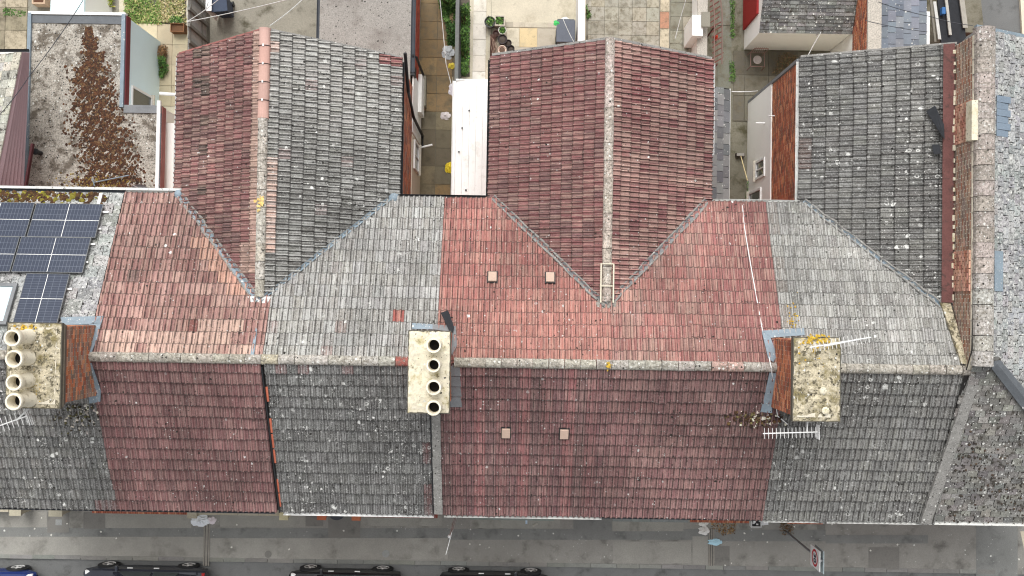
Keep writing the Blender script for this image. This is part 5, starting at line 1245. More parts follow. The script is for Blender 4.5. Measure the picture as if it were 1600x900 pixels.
# dark fence in the planting bed
pf = empty('garden_fence'); tagit(pf, 'dark grey garden fence running through the green planting bed', 'fence')
a, b = S(714, -25, 1.6), S(716, 130, 1.6)
for k in range(22):
    p = a.lerp(b, k/22); mb = MB(); mb.obox((p.x, p.y, ZY), (0, (b.y-a.y)/22*.93, 0), (0, 0, 1.55), (.03, 0, 0)); mb.build('board', mt['wood'], pf, col=jit(sR(78, 80, 80), .15, rr))
mb = MB(); mb.box(a.x-.03, a.x+.09, b.y, a.y, 1.55, 1.6); mb.build('capping_rail', mt['wood'], pf, col=sR(112, 114, 112))
# sheds and planks at the top right alley
sh = empty('alley_fence'); tagit(sh, 'dark lean-to roof with pale planks in the alley at the top right', 'shed')
a, b = S(1470, -20, 2.0), S(1508, 88, 2.0)
mb = MB(); mb.prism(pxpoly([(1462, -20), (1500, -20), (1508, 60), (1490, 76), (1470, 76)], 1.5), (0, 0, .06)); mb.build('roof_sheet', mt['blackfelt'], sh)
mb = MB(); mb.prism(pxpoly([(1466, -16), (1496, -16), (1503, 58), (1488, 70), (1474, 70)], ZY), (0, 0, 1.45)); mb.build('wall_body', mt['concretedark'], sh)
for p0, p1, w_, c in (((1457, 3), (1465, 62), .10, sR(196, 196, 192)), ((1475, -5), (1482, 55), .09, sR(176, 174, 166)), ((1497, -10), (1504, 44), .16, sR(160, 156, 146)), ((1451, -8), (1459, 66), .07, sR(122, 118, 108))):
    u, v = S(*p0, 1.62), S(*p1, 1.62); mb = MB(); mb.obox(u, v-u, (w_, 0, 0), (0, 0, .05)); mb.build('plank', mt['wood'], sh, col=c)
mb = MB(); p = S(1474, 17, 1.7); mb.box(p.x-.06, p.x+.06, p.y-.12, p.y+.12, 1.57, 1.75); tagit(mb.build('plastic_tub', mt['obj'], col=sR(58, 108, 164), bevel=.02, loc=(p.x, p.y, 1.57)), 'small blue plastic tub lying between the alley planks', 'tub')

# front garden walls along the pavement
YG = S(800, 811, .8).y
def fwall(px0, px1, h_, tones, label, brick=True, dy=0.0, mat='joint'):
    e = empty('front_wall'); tagit(e, label, 'wall', 'low front garden walls'); x0, x1 = S(px0, 803, h_).x, S(px1, 803, h_).x; y0 = YG+dy
    mb = MB(); mb.box(x0, x1, y0, y0+.16, .1, h_); mb.build('wall_body', mt[mat], e, col=tones[0])
    if brick:
        x = x0; rr = random.Random(int(px0))
        unit_ = MB()
        while x < x1-.02:
            w_ = min(.073, x1-x); mb = unit_; mb.cur = jit(rr.choice(tones), .15, rr); mb.box(x+.004, x+w_-.004, y0-.02, y0+.2, h_+.001, h_+.07+rr.uniform(0, .006)); x += .078
        unit_.build('brick_coping', mt['brick'], e)['kind'] = 'stuff'
    else:
        n_ = max(1, int((x1-x0)/.6))
        for k in range(n_):
            mb = MB(); w_ = (x1-x0)/n_; mb.box(x0+k*w_, x0+(k+1)*w_-.01, y0-.03, y0+.2, h_+.001, h_+.06); mb.build('coping_stone', mt['stone'], e, col=jit(tones[0], .08, rr if k == -1 else random))
def pier(px, h_, tone, label, w_=.34, dy=0.0):
    e = empty('gate_pier'); tagit(e, label, 'pier', 'front gate piers'); x = S(px, 803, h_).x; y = YG+dy+.06
    mb = MB(); mb.box(x-w_/2, x+w_/2, y-.15, y+.2, .1, h_); mb.build('pier_body', mt['stone'], e, col=tone); mb = MB(); mb.box(x-w_/2-.03, x+w_/2+.03, y-.18, y+.23, h_+.001, h_+.07); mb.build('cap', mt['stone'], e, col=tone)
RB = [sR(176, 110, 86), sR(160, 92, 74), sR(196, 140, 112)]
sto = sR(176, 170, 150)
pier(25, .9, sto, 'leftmost pebbly yellow gate pier at the foot of the house front'); pier(88, .9, sto, 'pebbly gate pier above the square drain cover', .4)
fwall(-40, 15, .75, [sto], 'short yellow stone garden wall at the left edge', False)
fwall(145, 294, .75, RB, 'long orange brick garden wall below the pink house'); pier(301, .85, sto, 'pebbly gate pier beside the white rubbish bags', .26)
fwall(308, 437, .7, [sto], 'pale stone garden wall between the white bags and the grey house', False); pier(444, .9, sR(206, 198, 160), 'cream gate pier at the corner of the grey house', .24)
pier(503, .8, sR(186, 110, 80), 'orange brick pier left of the dark bin', .25); pier(557, .8, sR(190, 116, 84), 'orange brick pier right of the dark bin', .24)
fwall(563, 684, .7, [sR(150, 84, 74), sR(136, 76, 68)], 'dark red brick garden wall below the grey roof')
fwall(735, 866, .7, [sR(138, 148, 142)], 'grey green stone garden wall below the vent tiles', False, -.02); fwall(957, 1075, .55, [sR(140, 146, 144)], 'low grey garden wall right of the pale paving', False, -.04)
fwall(1078, 1170, .5, RB, 'low broken brick wall by the heap of leaves', True, -.05); fwall(1230, 1285, .5, RB, 'short brick wall behind the speed sign', True, -.05)

# ================================================================== PLANTS
def leaves(mb, poly, n, z0, z1, size, tones, rr, zf=None):
    P_ = [S(x, y, z0) for x, y in poly]; xs_ = [p.x for p in P_]; ys_ = [p.y for p in P_]
    def inside(x, y):
        c = False; j = len(P_)-1
        for i in range(len(P_)):
            if (P_[i].y > y) != (P_[j].y > y) and x < (P_[j].x-P_[i].x)*(y-P_[i].y)/(P_[j].y-P_[i].y)+P_[i].x: c = not c
            j = i
        return c
    k = 0
    while k < n:
        x, y = rr.uniform(min(xs_), max(xs_)), rr.uniform(min(ys_), max(ys_))
        if not inside(x, y): k += .1; continue
        hz = .45+.3*math.sin(x*4.1+1)+.25*math.sin(y*5.3+x*2)
        z = z0+(z1-z0)*max(0, min(1, hz))*rr.uniform(.2, 1)
        d = Vector((rr.gauss(0, 1), rr.gauss(0, 1), rr.gauss(0, .6))).normalized(); s = d.cross(Vector((rr.gauss(0, .4), rr.gauss(0, .4), 1))).normalized(); L = size*rr.uniform(.6, 1.4)
        mb.cur = jit(rr.choice(tones), .3, rr); p = Vector((x, y, z))
        mb.q(p, p+d*L*.5+s*L*.3, p+d*L, p+d*L*.5-s*L*.3); k += 1
GREENS = [sR(88, 124, 58), sR(70, 104, 48), sR(110, 146, 70), sR(58, 88, 44)]
rl = random.Random(88)
def plant(name, polys, n, z1, size, label, cat, tones=GREENS, kind=None, z0=ZY, stem=True, group=None):
    e = empty(name); tagit(e, label, cat, group, kind)
    mb = MB(); leaves(mb, polys, int(n*1.8), z0, z1, size*.75, tones, rl); mb.build('foliage', mt['leaf'], e)
    if stem:
        mb = MB(); c = sum((S(x, y, z0) for x, y in polys), Vector())/len(polys)
        for k in range(5):
            d = Vector((rl.uniform(-.2, .2), rl.uniform(-.2, .2), z1-z0))*.6; mb.tube([c+Vector((d.x*.4, d.y*.4, 0)), c+d], [.02, .008], 5)
        mb.build('stem', mt['wood'], e, col=sR(96, 74, 54))
    return e
bed = yard('planting_bed', [(688, -40), (734, -40), (734, 120), (704, 120)], 'earth', ZY+.01)
plant('shrub', [(687, -20), (713, -20), (712, 32), (697, 38), (688, 12)], 1700, 1.3, .09, 'bright green shrub left of the dark garden fence', 'shrub')
plant('shrub', [(698, 34), (713, 34), (712, 78), (700, 72)], 600, .7, .09, 'dark ivy under the bright shrub on the brown path side', 'shrub', [sR(60, 92, 44), sR(48, 74, 40), sR(76, 110, 52)])
plant('hedge', [(717, 14), (734, 14), (733, 60), (718, 60)], 900, .9, .09, 'green hedge plant between dark fence and white path, farther part', 'hedge')
plant('hedge', [(719, 62), (733, 62), (732, 119), (720, 119)], 900, .8, .09, 'green hedge plant between dark fence and white path, nearer part', 'hedge')
plant('shrub', [(144, -12), (180, -12), (178, 14), (150, 15)], 700, .9, .1, 'yellow green shrub above the mossy flat roof', 'shrub', [sR(158, 168, 60), sR(128, 146, 54), sR(176, 178, 84)])
plant('shrub', [(248, 94), (263, 92), (265, 112), (255, 124), (249, 118)], 500, .6, .07, 'small green shrub by the blue wall', 'shrub')
plant('dry_shrub', [(249, 74), (262, 74), (263, 90), (252, 92)], 300, .5, .07, 'dry brown shrub above the small green one by the blue wall', 'shrub', [sR(128, 96, 62), sR(104, 80, 54)])
plant('weed', [(1180, 148), (1195, 150), (1192, 172), (1172, 178), (1176, 160)], 400, .5, .08, 'weeds growing at the corner of the white wall', 'weeds')
plant('dry_shrub', [(1215, 88), (1245, 90), (1240, 112), (1205, 118)], 500, .8, .06, 'dead brown bush in front of the white outbuilding', 'bush', [sR(120, 96, 70), sR(98, 80, 60), sR(88, 84, 56)])
plant('weed', [(1140, 0), (1147, 0), (1147, 60), (1141, 60)], 250, .2, .06, 'thin line of weeds in the joint of the dark concrete', 'weeds', stem=False)
plant('weed', [(1139, 95), (1147, 95), (1148, 128), (1140, 128)], 160, .2, .06, 'weeds in the path joint beside the slate lean-to', 'weeds', stem=False)
plant('weed', [(1165, 285), (1176, 285), (1174, 312), (1166, 312)], 220, .4, .07, 'weeds at the foot of the white wall near the eaves', 'weeds')
plant('weed', [(915, 8), (921, 8), (923, 28), (917, 30)], 150, .4, .06, 'weeds at the foot of the thin white wall', 'weeds')
plant('weed', [(1085, 5), (1090, 5), (1090, 40), (1086, 42)], 150, .4, .06, 'weeds at the foot of the thick white wall', 'weeds')
gm = MB()
leaves(gm, [(196, -30), (250, -30), (252, 38), (198, 38)], 4200, ZY, .22, .07, [sR(112, 140, 70), sR(90, 124, 56), sR(140, 154, 88), sR(170, 164, 112)], rl)
leaves(gm, [(245, -30), (290, -30), (290, 36), (245, 36)], 2600, ZY, .14, .07, [sR(186, 172, 124), sR(168, 158, 108), sR(120, 134, 74), sR(196, 186, 146)], rl)
leaves(gm, [(5, 12), (40, 18), (38, 26), (8, 24)], 300, ZY+.03, .12, .06, GREENS, rl)
go = gm.build('grass', mt['leaf']); tagit(go, 'rough grass lawn at the top left', 'grass', kind='stuff')
sheet('lawn_soil', pxpoly([(195, -40), (291, -40), (291, 38), (195, 38)], ZY+.003), mt['earth'])
lm = MB(); leaves(lm, [(1110, 812), (1150, 814), (1148, 832), (1130, 836), (1112, 826)], 420, .105, .16, .05, [sR(120, 92, 60), sR(150, 118, 78), sR(96, 74, 52), sR(170, 140, 100)], rl)
leaves(lm, [(1218, 812), (1238, 812), (1240, 832), (1226, 838), (1219, 830)], 260, .105, .15, .05, [sR(96, 76, 50), sR(120, 96, 66), sR(78, 62, 44)], rl)
tagit(lm.build('fallen_leaves', mt['leaf']), 'brown fallen leaves swept against the front wall', 'leaves', kind='stuff')

# ================================================================== YARD THINGS
def flowerpot(px, py, r, h_, tone, soil, label, plant_=None, square=False, z=ZY+.03):
    p = S(px, py, z+h_); e = empty('plant_pot'); tagit(e, label, 'plant pot', 'pots on the patio')
    mb = MB()
    if square:
        t = .04
        for (a, b, ww, hh) in ((-r, -r, 2*r, t), (-r, r-t, 2*r, t), (-r, -r+t, t, 2*r-2*t), (r-t, -r+t, t, 2*r-2*t)): mb.box(p.x+a, p.x+a+ww, p.y+b, p.y+b+hh, z, z+h_)
        mb.build('rim', mt['obj'], e, col=tone); mb = MB(); mb.box(p.x-r+t, p.x+r-t, p.y-r+t, p.y+r-t, z, z+h_-.05)
    else:
        mb.lathe([(r*.7, 0), (r*.95, h_*.9), (r*1.03, h_*.9), (r*1.03, h_), (r*.9, h_), (r*.86, h_-.06)], 22, (p.x, p.y, z)); mb.build('rim', mt['obj'], e, smooth=True, col=tone)
        mb = MB(); mb.lathe([(r*.87, h_-.07), (r*.5, h_-.05), (.004, h_-.04)], 16, (p.x, p.y, z))
    mb.build('soil', mt['obj'], e, col=soil)
    if plant_:
        m2 = MB()
        for _ in range(plant_):
            a = rl.uniform(0, 6.28); q_ = rl.uniform(0, r*.85); d = Vector((rl.gauss(0, 1), rl.gauss(0, 1), rl.uniform(.2, 1.2))).normalized(); s = d.cross(Vector((0, 0, 1))).normalized(); L = .09
            b = Vector((p.x+math.cos(a)*q_, p.y+math.sin(a)*q_, z+h_-.03)); m2.cur = jit(rl.choice(GREENS), .25, rl); m2.q(b, b+d*L*.5+s*L*.3, b+d*L, b+d*L*.5-s*L*.3)
        m2.build('foliage', mt['leaf'], e)
soil = sR(70, 60, 52); blk = sR(52, 46, 46)
flowerpot(765.5, 34, .19, .36, sR(70, 72, 68), sR(98, 104, 72), 'round dark pot with low green plant beside the square planter', 40)
flowerpot(781, 32, .18, .34, sR(188, 180, 164), sR(80, 74, 60), 'square planter with dark soil and a small plant', 60, True)
flowerpot(785, 47, .14, .3, sR(220, 216, 206), sR(80, 84, 60), 'round white pot full of green leaves', 70)
flowerpot(785, 61, .165, .34, sR(62, 54, 54), soil, 'dark round pot in the middle of the pot cluster', 0)
flowerpot(794, 67, .12, .28, blk, soil, 'small black pot between larger pots', 0); flowerpot(798, 76, .13, .26, blk, soil, 'black pot touching the verge of the red wing', 0)
flowerpot(784.5, 77.5, .15, .34, sR(226, 206, 190), sR(92, 70, 56), 'pot with a pale pink rim nearest the red wing', 0)
flowerpot(775, 52, .11, .22, sR(80, 50, 44), sR(66, 46, 40), 'small rusty brown pot above the cluster', 0)
e = empty('compost_box'); tagit(e, 'dark brown wooden box left of the pot cluster', 'box'); a, b = S(766, 54, .4), S(774, 86, .4)
for k in range(5): mb = MB(); w_ = (b.x-a.x)/5; mb.box(a.x+k*w_, a.x+(k+1)*w_-.01, b.y-.2, a.y, ZY, .4+.02*(k % 2)); mb.build('board', mt['wood'], e, col=jit(sR(78, 52, 44), .2))
for k in range(7):
    p, q_ = S(767+k*1.6, 56+k*2, .5), S(770+k*1.4, 84, .45); mb = MB(); mb.tube([p, p.lerp(q_, .5)+Vector((.04*(k % 3-1), 0, .05)), q_], .009, 5); mb.build('stick', mt['wood'], e, col=sR(150, 126, 110))
def wheelie(px, py, rz, tone, lid, label, w_=.56, d_=.6, h_=1.05):
    p = S(px, py, h_); e = empty('wheeled_bin', (p.x, p.y, ZY+.03)); tagit(e, label, 'bin'); e.rotation_euler.z = rz
    mb = MB(); a, b = .82, 1
    mb.prism([(-w_/2*a, -d_/2*a, .06), (w_/2*a, -d_/2*a, .06), (w_/2*a, d_/2*a, .06), (-w_/2*a, d_/2*a, .06)], (0, 0, .02)); i = len(mb.v)
    for sx_, sy_ in ((-1, -1), (1, -1), (1, 1), (-1, 1)): pass
    lo = [Vector((sx_*w_/2*a, sy_*d_/2*a, .08)) for sx_, sy_ in ((-1, -1), (1, -1), (1, 1), (-1, 1))]; hi = [Vector((sx_*w_/2, sy_*d_/2, h_-.08)) for sx_, sy_ in ((-1, -1), (1, -1), (1, 1), (-1, 1))]
    for k in range(4): mb.q(lo[k], lo[(k+1) % 4], hi[(k+1) % 4], hi[k])
    mb.build('body', mt['obj'], e, col=tone)
    mb = MB(); mb.prism([(-w_/2-.03, -d_/2-.04, h_-.09), (w_/2+.03, -d_/2-.04, h_-.09), (w_/2+.03, d_/2+.04, h_-.04), (-w_/2-.03, d_/2+.04, h_-.04)], (0, 0, .06)); mb.build('lid', mt['obj'], e, col=lid, bevel=.015)
    mb = MB(); mb.tube([(-w_/2, d_/2+.08, h_-.07), (w_/2, d_/2+.08, h_-.07)], .016); mb.build('handle', mt['obj'], e, col=tone)
    for sx_ in (-1, 1): mb = MB(); mb.tube([(sx_*w_/2*.9-.03, d_/2*.8, .1), (sx_*w_/2*.9+.03, d_/2*.8, .1)], .1, 14); mb.build('wheel', mt['black'], e)
wheelie(884, 49, 0, sR(92, 98, 106), sR(98, 104, 114), 'grey wheeled bin with a flat lid beside the thin white wall', .58, .66)
wheelie(342, 4, .1, sR(52, 60, 76), sR(62, 72, 90), 'dark blue wheeled bin beside the grey board fence', .5, .55)
e = empty('white_board'); p = S(326, 4, 1.2); mb = MB(); mb.obox(p+Vector((-.1, -.28, -1.1)), (.08, .3, 0), (0, 0, 1.1), (.02, 0, 0)); mb.obox(p+Vector((-.1, -.28, -.02)), (.2, .0, 0), (0, .5, 0), (0, 0, .02)); mb.build('panel', mt['pvc'], e); tagit(e, 'white panel leaning next to the dark blue bin', 'panel')
mb = MB(); p = S(874, 58, .5); mb.box(p.x-.12, p.x+.02, p.y-.22, p.y+.12, ZY, .5); tagit(mb.build('black_crate', mt['obj'], col=sR(48, 50, 52), bevel=.02, loc=(p.x, p.y, ZY)), 'small black crate left of the grey wheeled bin', 'crate')
def bag(px, py, r, tone, label, z=ZY+.03, cat='bag', sx=1.0, sy=.8, name='plastic_bag', h_=.6):
    p = S(px, py, z); rr = random.Random(int(px)); mb = MB(); n, m_ = 14, 7; g_ = {}
    for i in range(n):
        for j in range(m_):
            t = j/(m_-1); rad = r*math.sin(math.pi*(.12+.86*(1-t))*.62+.0)**.6*(1-t*t*.98); k = 1+.22*math.sin(i*2.3+j*1.7)+rr.uniform(-.12, .12)
            g_[i, j] = Vector((p.x+math.cos(2*math.pi*i/n)*rad*sx*k, p.y+math.sin(2*math.pi*i/n)*rad*sy*k, z+r*h_*t*(1+rr.uniform(-.15, .15))))
    for i in range(n):
        for j in range(m_-1): mb.q(g_[i, j], g_[(i+1) % n, j], g_[(i+1) % n, j+1], g_[i, j+1])
    mb.q(*[g_[i, m_-1] for i in range(n)])
    return tagit(mb.build(name, mt['obj'], col=tone, loc=(p.x, p.y, z)), label, cat)
bag(696, 181, .17, sR(214, 206, 206), 'pale plastic bag on the brown path by the white lean-to'); bag(703, 262, .16, sR(222, 196, 50), 'yellow plastic bag at the foot of the white lean-to', sy=1.2); bag(706, 103, .13, sR(206, 186, 70), 'small yellow bag at the end of the dark garden fence')
bag(700, 82, .2, sR(178, 182, 184), 'grey bundle of junk beside the dark garden fence', cat='bundle', name='bundle', sy=1.2); bag(708, 140, .16, sR(214, 210, 216), 'white and lilac bag at the corner of the white lean-to', sy=1.4)
bag(659, 171, .1, sR(150, 52, 48), 'small red and black bundle at the end of the concrete step', cat='bundle', name='bundle')
bag(871, 36, .13, sR(70, 190, 100), 'bright green bag on the patio behind the grey bin', z=1.08, h_=.4); bag(883, 31, .13, sR(220, 222, 220), 'white bag behind the bright green bag', z=.3)
# pavement litter
bag(314, 813, .26, sR(228, 232, 236), 'large crumpled white rubbish bag by the front wall', z=.1, sx=1.3); bag(331, 813, .15, sR(226, 216, 220), 'small pinkish white rubbish bag beside the large one', z=.1)
bag(1099, 817, .15, sR(216, 214, 208), 'upper of two white bags lying by the drain channel', z=.1); bag(1100, 829, .18, sR(224, 222, 218), 'lower and larger white bag by the drain channel', z=.1)
bag(1117, 847, .15, sR(176, 214, 228), 'pale blue plastic bag across the drain channel', z=.12, sx=1.5, sy=.7, h_=.35)
def paper(px, py, w_, d_, rz, tone, label, cat='paper', z=.105):
    p = S(px, py, z); mb = MB(); c, s = math.cos(rz), math.sin(rz); A, B = Vector((c, s, 0)), Vector((-s, c, 0)); n = 4
    for i in range(n):
        a0, a1 = i/n-.5, (i+1)/n-.5; z0, z1 = (.02*math.sin(i*2.2), .02*math.sin((i+1)*2.2)); mb.obox(p+A*(w_*a0)-B*d_/2+Vector((0, 0, z0+.02)), A*(w_/n)+Vector((0, 0, z1-z0)), B*d_, Vector((0, 0, .004)))
    return tagit(mb.build('litter', mt['obj'], col=tone, loc=(p.x, p.y, z)), label, cat)
paper(822.5, 814, .07, .2, .0, sR(206, 220, 234), 'pale blue carton on the pavement below the red house'); paper(1195, 816, .22, .18, .1, sR(230, 232, 232), 'white paper beside the black crate')
paper(836, 820, .2, .06, .5, sR(172, 168, 158), 'flat pale cardboard strip on the pavement'); paper(764, 855, .06, .05, .3, sR(214, 212, 206), 'tiny paper scrap in the middle of the pavement')
for i_, (px, py) in enumerate(((54, 826), (80, 836), (158, 831), (182, 841), (105, 818), (65, 809), (370, 820), (362, 855), (452, 858), (537, 829), (734, 850), (1163, 844), (1199, 847), (1192, 834), (1163, 833), (1300, 819), (1241, 823), (1143, 880), (1133, 883), (1360, 860), (1402, 851), (1592, 874))):
    p = S(px, py, .105); o = bpy.data.objects.new('litter_scrap', bpy.data.meshes.get('litter_scrap') or (lambda m_: m_)(MB().mesh('litter_scrap')))
    if not o.data.vertices:
        m_ = MB(); m_.prism([(-.03, -.02, 0), (.02, -.03, 0), (.035, .015, 0), (-.01, .03, 0)], (0, 0, .012)); bm_ = m_.mesh('litter_scrap_shape'); bm_.materials.append(mt['obj'])
        SCR = bm_; o.data.name = 'unused'
    o.data = SCR; o.location = p; o.rotation_euler.z = i_*1.3; o.scale = (1+.3*math.sin(i_), 1, 1); o.color = (*sR(216, 214, 206), 1); link(o); tagit(o, 'tiny white scrap of litter on the grey pavement', 'litter', 'litter scraps on the pavement')
e = empty('crate'); p = S(1182, 816, .4); tagit(e, 'black and white crate of rubbish under the gutter', 'crate'); mb = MB(); w_ = .18
for (a, b, ww, hh) in ((-w_, -w_, 2*w_, .03), (-w_, w_-.03, 2*w_, .03), (-w_, -w_+.03, .03, 2*w_-.06), (w_-.03, -w_+.03, .03, 2*w_-.06)): mb.box(p.x+a, p.x+a+ww, p.y+b, p.y+b+hh, .1, .4)
mb.build('side', mt['obj'], e, col=sR(210, 212, 210)); mb = MB(); mb.box(p.x-w_+.03, p.x+w_-.03, p.y-w_+.03, p.y+w_-.03, .1, .3); mb.build('contents', mt['obj'], e, col=sR(50, 50, 52))
for k in range(6): mb = MB(); x = p.x+random.uniform(-.12, .1); y = p.y+random.uniform(-.12, .1); mb.box(x, x+.07, y, y+.05, .3, .33+.01*k); mb.build('rubbish', mt['obj'], e, col=sR(226, 228, 226))
# bins half under the gutter of the grey house
e = empty('round_bin'); p = S(526, 800, .9); tagit(e, 'dark round bin between the two orange brick piers', 'bin'); mb = MB(); mb.lathe([(.2, 0), (.27, .75), (.3, .76), (.3, .8), (.2, .86), (.01, .9)], 20, (p.x, p.y+.02, .1)); mb.build('body', mt['obj'], e, smooth=True, col=sR(58, 60, 66)); mb = MB(); mb.tube([(p.x-.12, p.y, 1.0), (p.x, p.y, 1.06), (p.x+.12, p.y, 1.0)], .015); mb.build('handle', mt['alu'], e)
# wire chair / cage with a white round top by the outbuilding
e = empty('garden_chair'); p = S(1184, 93, .5); tagit(e, 'rusty metal garden chair with a white seat by the outbuilding', 'chair'); w_ = .24
for sx_ in (-1, 1):
    for sy_ in (-1, 1): mb = MB(); mb.tube([(p.x+sx_*w_*1.1, p.y+sy_*w_*1.1, ZY), (p.x+sx_*w_, p.y+sy_*w_, .48 if sy_ < 0 else .95)], .014, 6); mb.build('leg', mt['wood'], e, col=sR(132, 104, 96))
mb = MB(); c4 = [(p.x+sx_*w_, p.y+sy_*w_, .48) for sx_, sy_ in ((-1, -1), (1, -1), (1, 1), (-1, 1), (-1, -1))]; mb.tube(c4, .014, 6); mb.build('seat_frame', mt['wood'], e, col=sR(140, 112, 104))
mb = MB(); mb.lathe([(.14, .44), (.15, .47), (.12, .49), (.09, .475), (.01, .46)], 18, (p.x, p.y, 0)); mb.build('seat', mt['obj'], e, col=sR(176, 166, 162), smooth=True)
for k in range(6): x = p.x-w_+.07+k*.07; mb = MB(); mb.tube([(x, p.y+w_, .5), (x, p.y+w_+.05, .93)], .008, 5); mb.build('back_slat', mt['wood'], e, col=sR(150, 132, 126))
mb = MB(); mb.tube([(p.x-w_, p.y+w_+.02, .95), (p.x+w_, p.y+w_+.02, .95)], .014, 6); mb.build('back_rail', mt['wood'], e, col=sR(140, 112, 104))
e = empty('broom'); tagit(e, 'broom with pale handle leaning on the white wall', 'broom'); a, b = S(1157, 242, .15), S(1168, 282, 1.3); mb = MB(); mb.tube([a, b], .016, 8); mb.build('handle', mt['wood'], e, col=sR(214, 196, 150)); mb = MB(); mb.box(a.x-.16, a.x+.14, a.y-.06, a.y+.06, .03, .18); mb.build('head', mt['wood'], e, col=sR(70, 60, 54)); mb = MB(); mb.box(a.x-.14, a.x+.12, a.y-.05, a.y+.05, .18, .22); mb.build('block', mt['wood'], e, col=sR(150, 146, 140))
mb = MB(); p = S(1119, 57, .25); mb.lathe([(.07, 0), (.08, .1), (.03, .16), (.05, .2), (.01, .24)], 10, (p.x, p.y, .1)); tagit(mb.build('orange_sprayer', mt['obj'], col=sR(200, 66, 40), smooth=True, loc=(p.x, p.y, .1)), 'small orange sprayer beside the trellis', 'sprayer')
e = empty('planter_box'); tagit(e, 'brown wooden planter box on the beige patio', 'planter'); p = S(277, 43, .35); mb = MB()
for (a, b, ww, hh) in ((-.24, -.15, .48, .03), (-.24, .12, .48, .03), (-.24, -.12, .03, .24), (.21, -.12, .03, .24)): mb.box(p.x+a, p.x+a+ww, p.y+b, p.y+b+hh, ZY+.03, .36)
mb.build('side', mt['wood'], e, col=sR(126, 88, 60)); mb = MB(); mb.box(p.x-.21, p.x+.21, p.y-.12, p.y+.12, ZY+.03, .3); mb.build('soil', mt['wood'], e, col=sR(104, 74, 52)); m2 = MB(); leaves(m2, [(268, 28), (286, 28), (286, 36), (268, 36)], 160, .3, .5, .07, GREENS, rl); m2.build('foliage', mt['leaf'], e)
e = empty('garden_shed'); tagit(e, 'pale shed roof above the mossy flat roof', 'shed'); mb = MB(); a, b = S(80, -30, 2.2), S(131, 18, 2.2); mb.box(a.x, b.x, b.y, a.y, 2.1, 2.2); mb.build('roof', mt['blue'], e); mb = MB(); mb.box(a.x+.05, b.x-.05, b.y+.05, a.y, ZY, 2.1); mb.build('wall', mt['render'], e)
e = empty('raised_bed'); tagit(e, 'wooden raised bed at the top left edge', 'planter'); a, b = S(50, -14, .4), S(70, 6, .4); mb = MB(); mb.box(a.x, b.x, b.y, b.y+.05, ZY, .4); mb.box(a.x, b.x, a.y-.05, a.y, ZY, .4); mb.box(a.x, a.x+.05, b.y+.051, a.y-.051, ZY, .4); mb.box(b.x-.05, b.x, b.y+.051, a.y-.051, ZY, .4); mb.build('side', mt['wood'], e, col=sR(190, 164, 140)); mb = MB(); mb.box(a.x+.051, b.x-.051, b.y+.051, a.y-.051, ZY, .32); mb.build('soil', mt['wood'], e, col=sR(92, 62, 46))
# washing line poles and overhead wires
def wire(pts, label, r=.011, mat='gutter'):
    mb = MB(); P_ = []
    for a, b in zip(pts, pts[1:]):
        a, b = Vector(a), Vector(b)
        for k in range(8): t = k/8; P_.append(a.lerp(b, t)-Vector((0, 0, .35*t*(1-t))))
    P_.append(Vector(pts[-1])); mb.tube(P_, r, 5); tagit(mb.build('wire', mt[mat]), label, 'wire', 'overhead wires')
wire([S(136, -10, 6), S(45, 120, 5.6), S(-20, 200, 5.4)], 'dark wire crossing the left end of the mossy roof')
wire([S(422, 40, ZW+.1), S(482, -10, 5.5)], 'white wire from the pink ridge to the top edge', .013, 'alu'); wire([S(292, 34, 2.0), S(352, -10, 3)], 'short white line from the grey fence', .013, 'alu'); wire([S(292, 34, 2.0), S(470, -6, 4)], 'long white line from the grey fence above the dark yard', .013, 'alu')
wire([S(687, -5, 3), S(697, 100, 2.4), S(706, 136, 2.2)], 'thin line along the brown path to the white lean-to', .012, 'pvcdirty'); wire([S(1143, 143, 2.6), S(1184, 142, 2.9)], 'white washing line between slate lean-to and white wall', .011, 'alu')
wire([S(1073, -5, 3), S(1055, 60, 2.5)], 'pale line over the slab patio', .011, 'alu'); wire([S(1283, 50, 2.2), S(1258, 96, 4.6)], 'pale line from the outbuilding to the grey wing', .012, 'alu'); wire([S(880, 30, 1.5), S(897, 66, 5)], 'grey line over the wheeled bin', .01, 'alu')
wire([S(1372, 3, 5), S(1455, 26, 5), S(1520, 40, 5)], 'dark wire over the blue slates', .01); wire([S(1352, 32, 5), S(1450, 50, 5)], 'second dark wire over the blue slates', .01)

# ================================================================== SIGNS
def plate_text(parent, body, loc, size, mat, R, name='lettering'):
    c = bpy.data.curves.new(name, 'FONT'); c.body = body; c.size = size; c.align_x = 'CENTER'; c.align_y = 'CENTER'; c.extrude = .003; c.offset = .006
    tmp = bpy.data.objects.new('tmp', c); COL.objects.link(tmp); bpy.context.view_layer.update()
    m = bpy.data.meshes.new_from_object(tmp.evaluated_get(bpy.context.evaluated_depsgraph_get())); bpy.data.objects.remove(tmp); m.materials.clear(); m.materials.append(mat)
    o = bpy.data.objects.new(name, m); o.matrix_basis = Matrix.Translation(loc) @ R.to_4x4(); return link(o, parent)
sg = empty('speed_sign'); tagit(sg, 'white speed limit sign plates reading 30 on a thin grey post', 'sign')
b = S(1229, 831, .1); mb = MB(); mb.tube([b, b+Vector((.0, 0, 3.55))], .035, 10); mb.build('post', mt['leadgrey'], sg, smooth=True)
zc_ = 3.25; xs_ = b.x-.05; mb = MB(); mb.box(xs_-.02, xs_, b.y-.34, b.y+.30, zc_-.42, zc_+.44); pl_ = mb.build('plate', mt['pvc'], sg)
mb = MB(); mb.box(xs_+.10, xs_+.12, b.y-.40, b.y+.30, zc_-.36, zc_+.44); mb.build('plate', plain('sign_back', sR(166, 178, 180), .5, .06), sg)
cy_ = b.y-.02
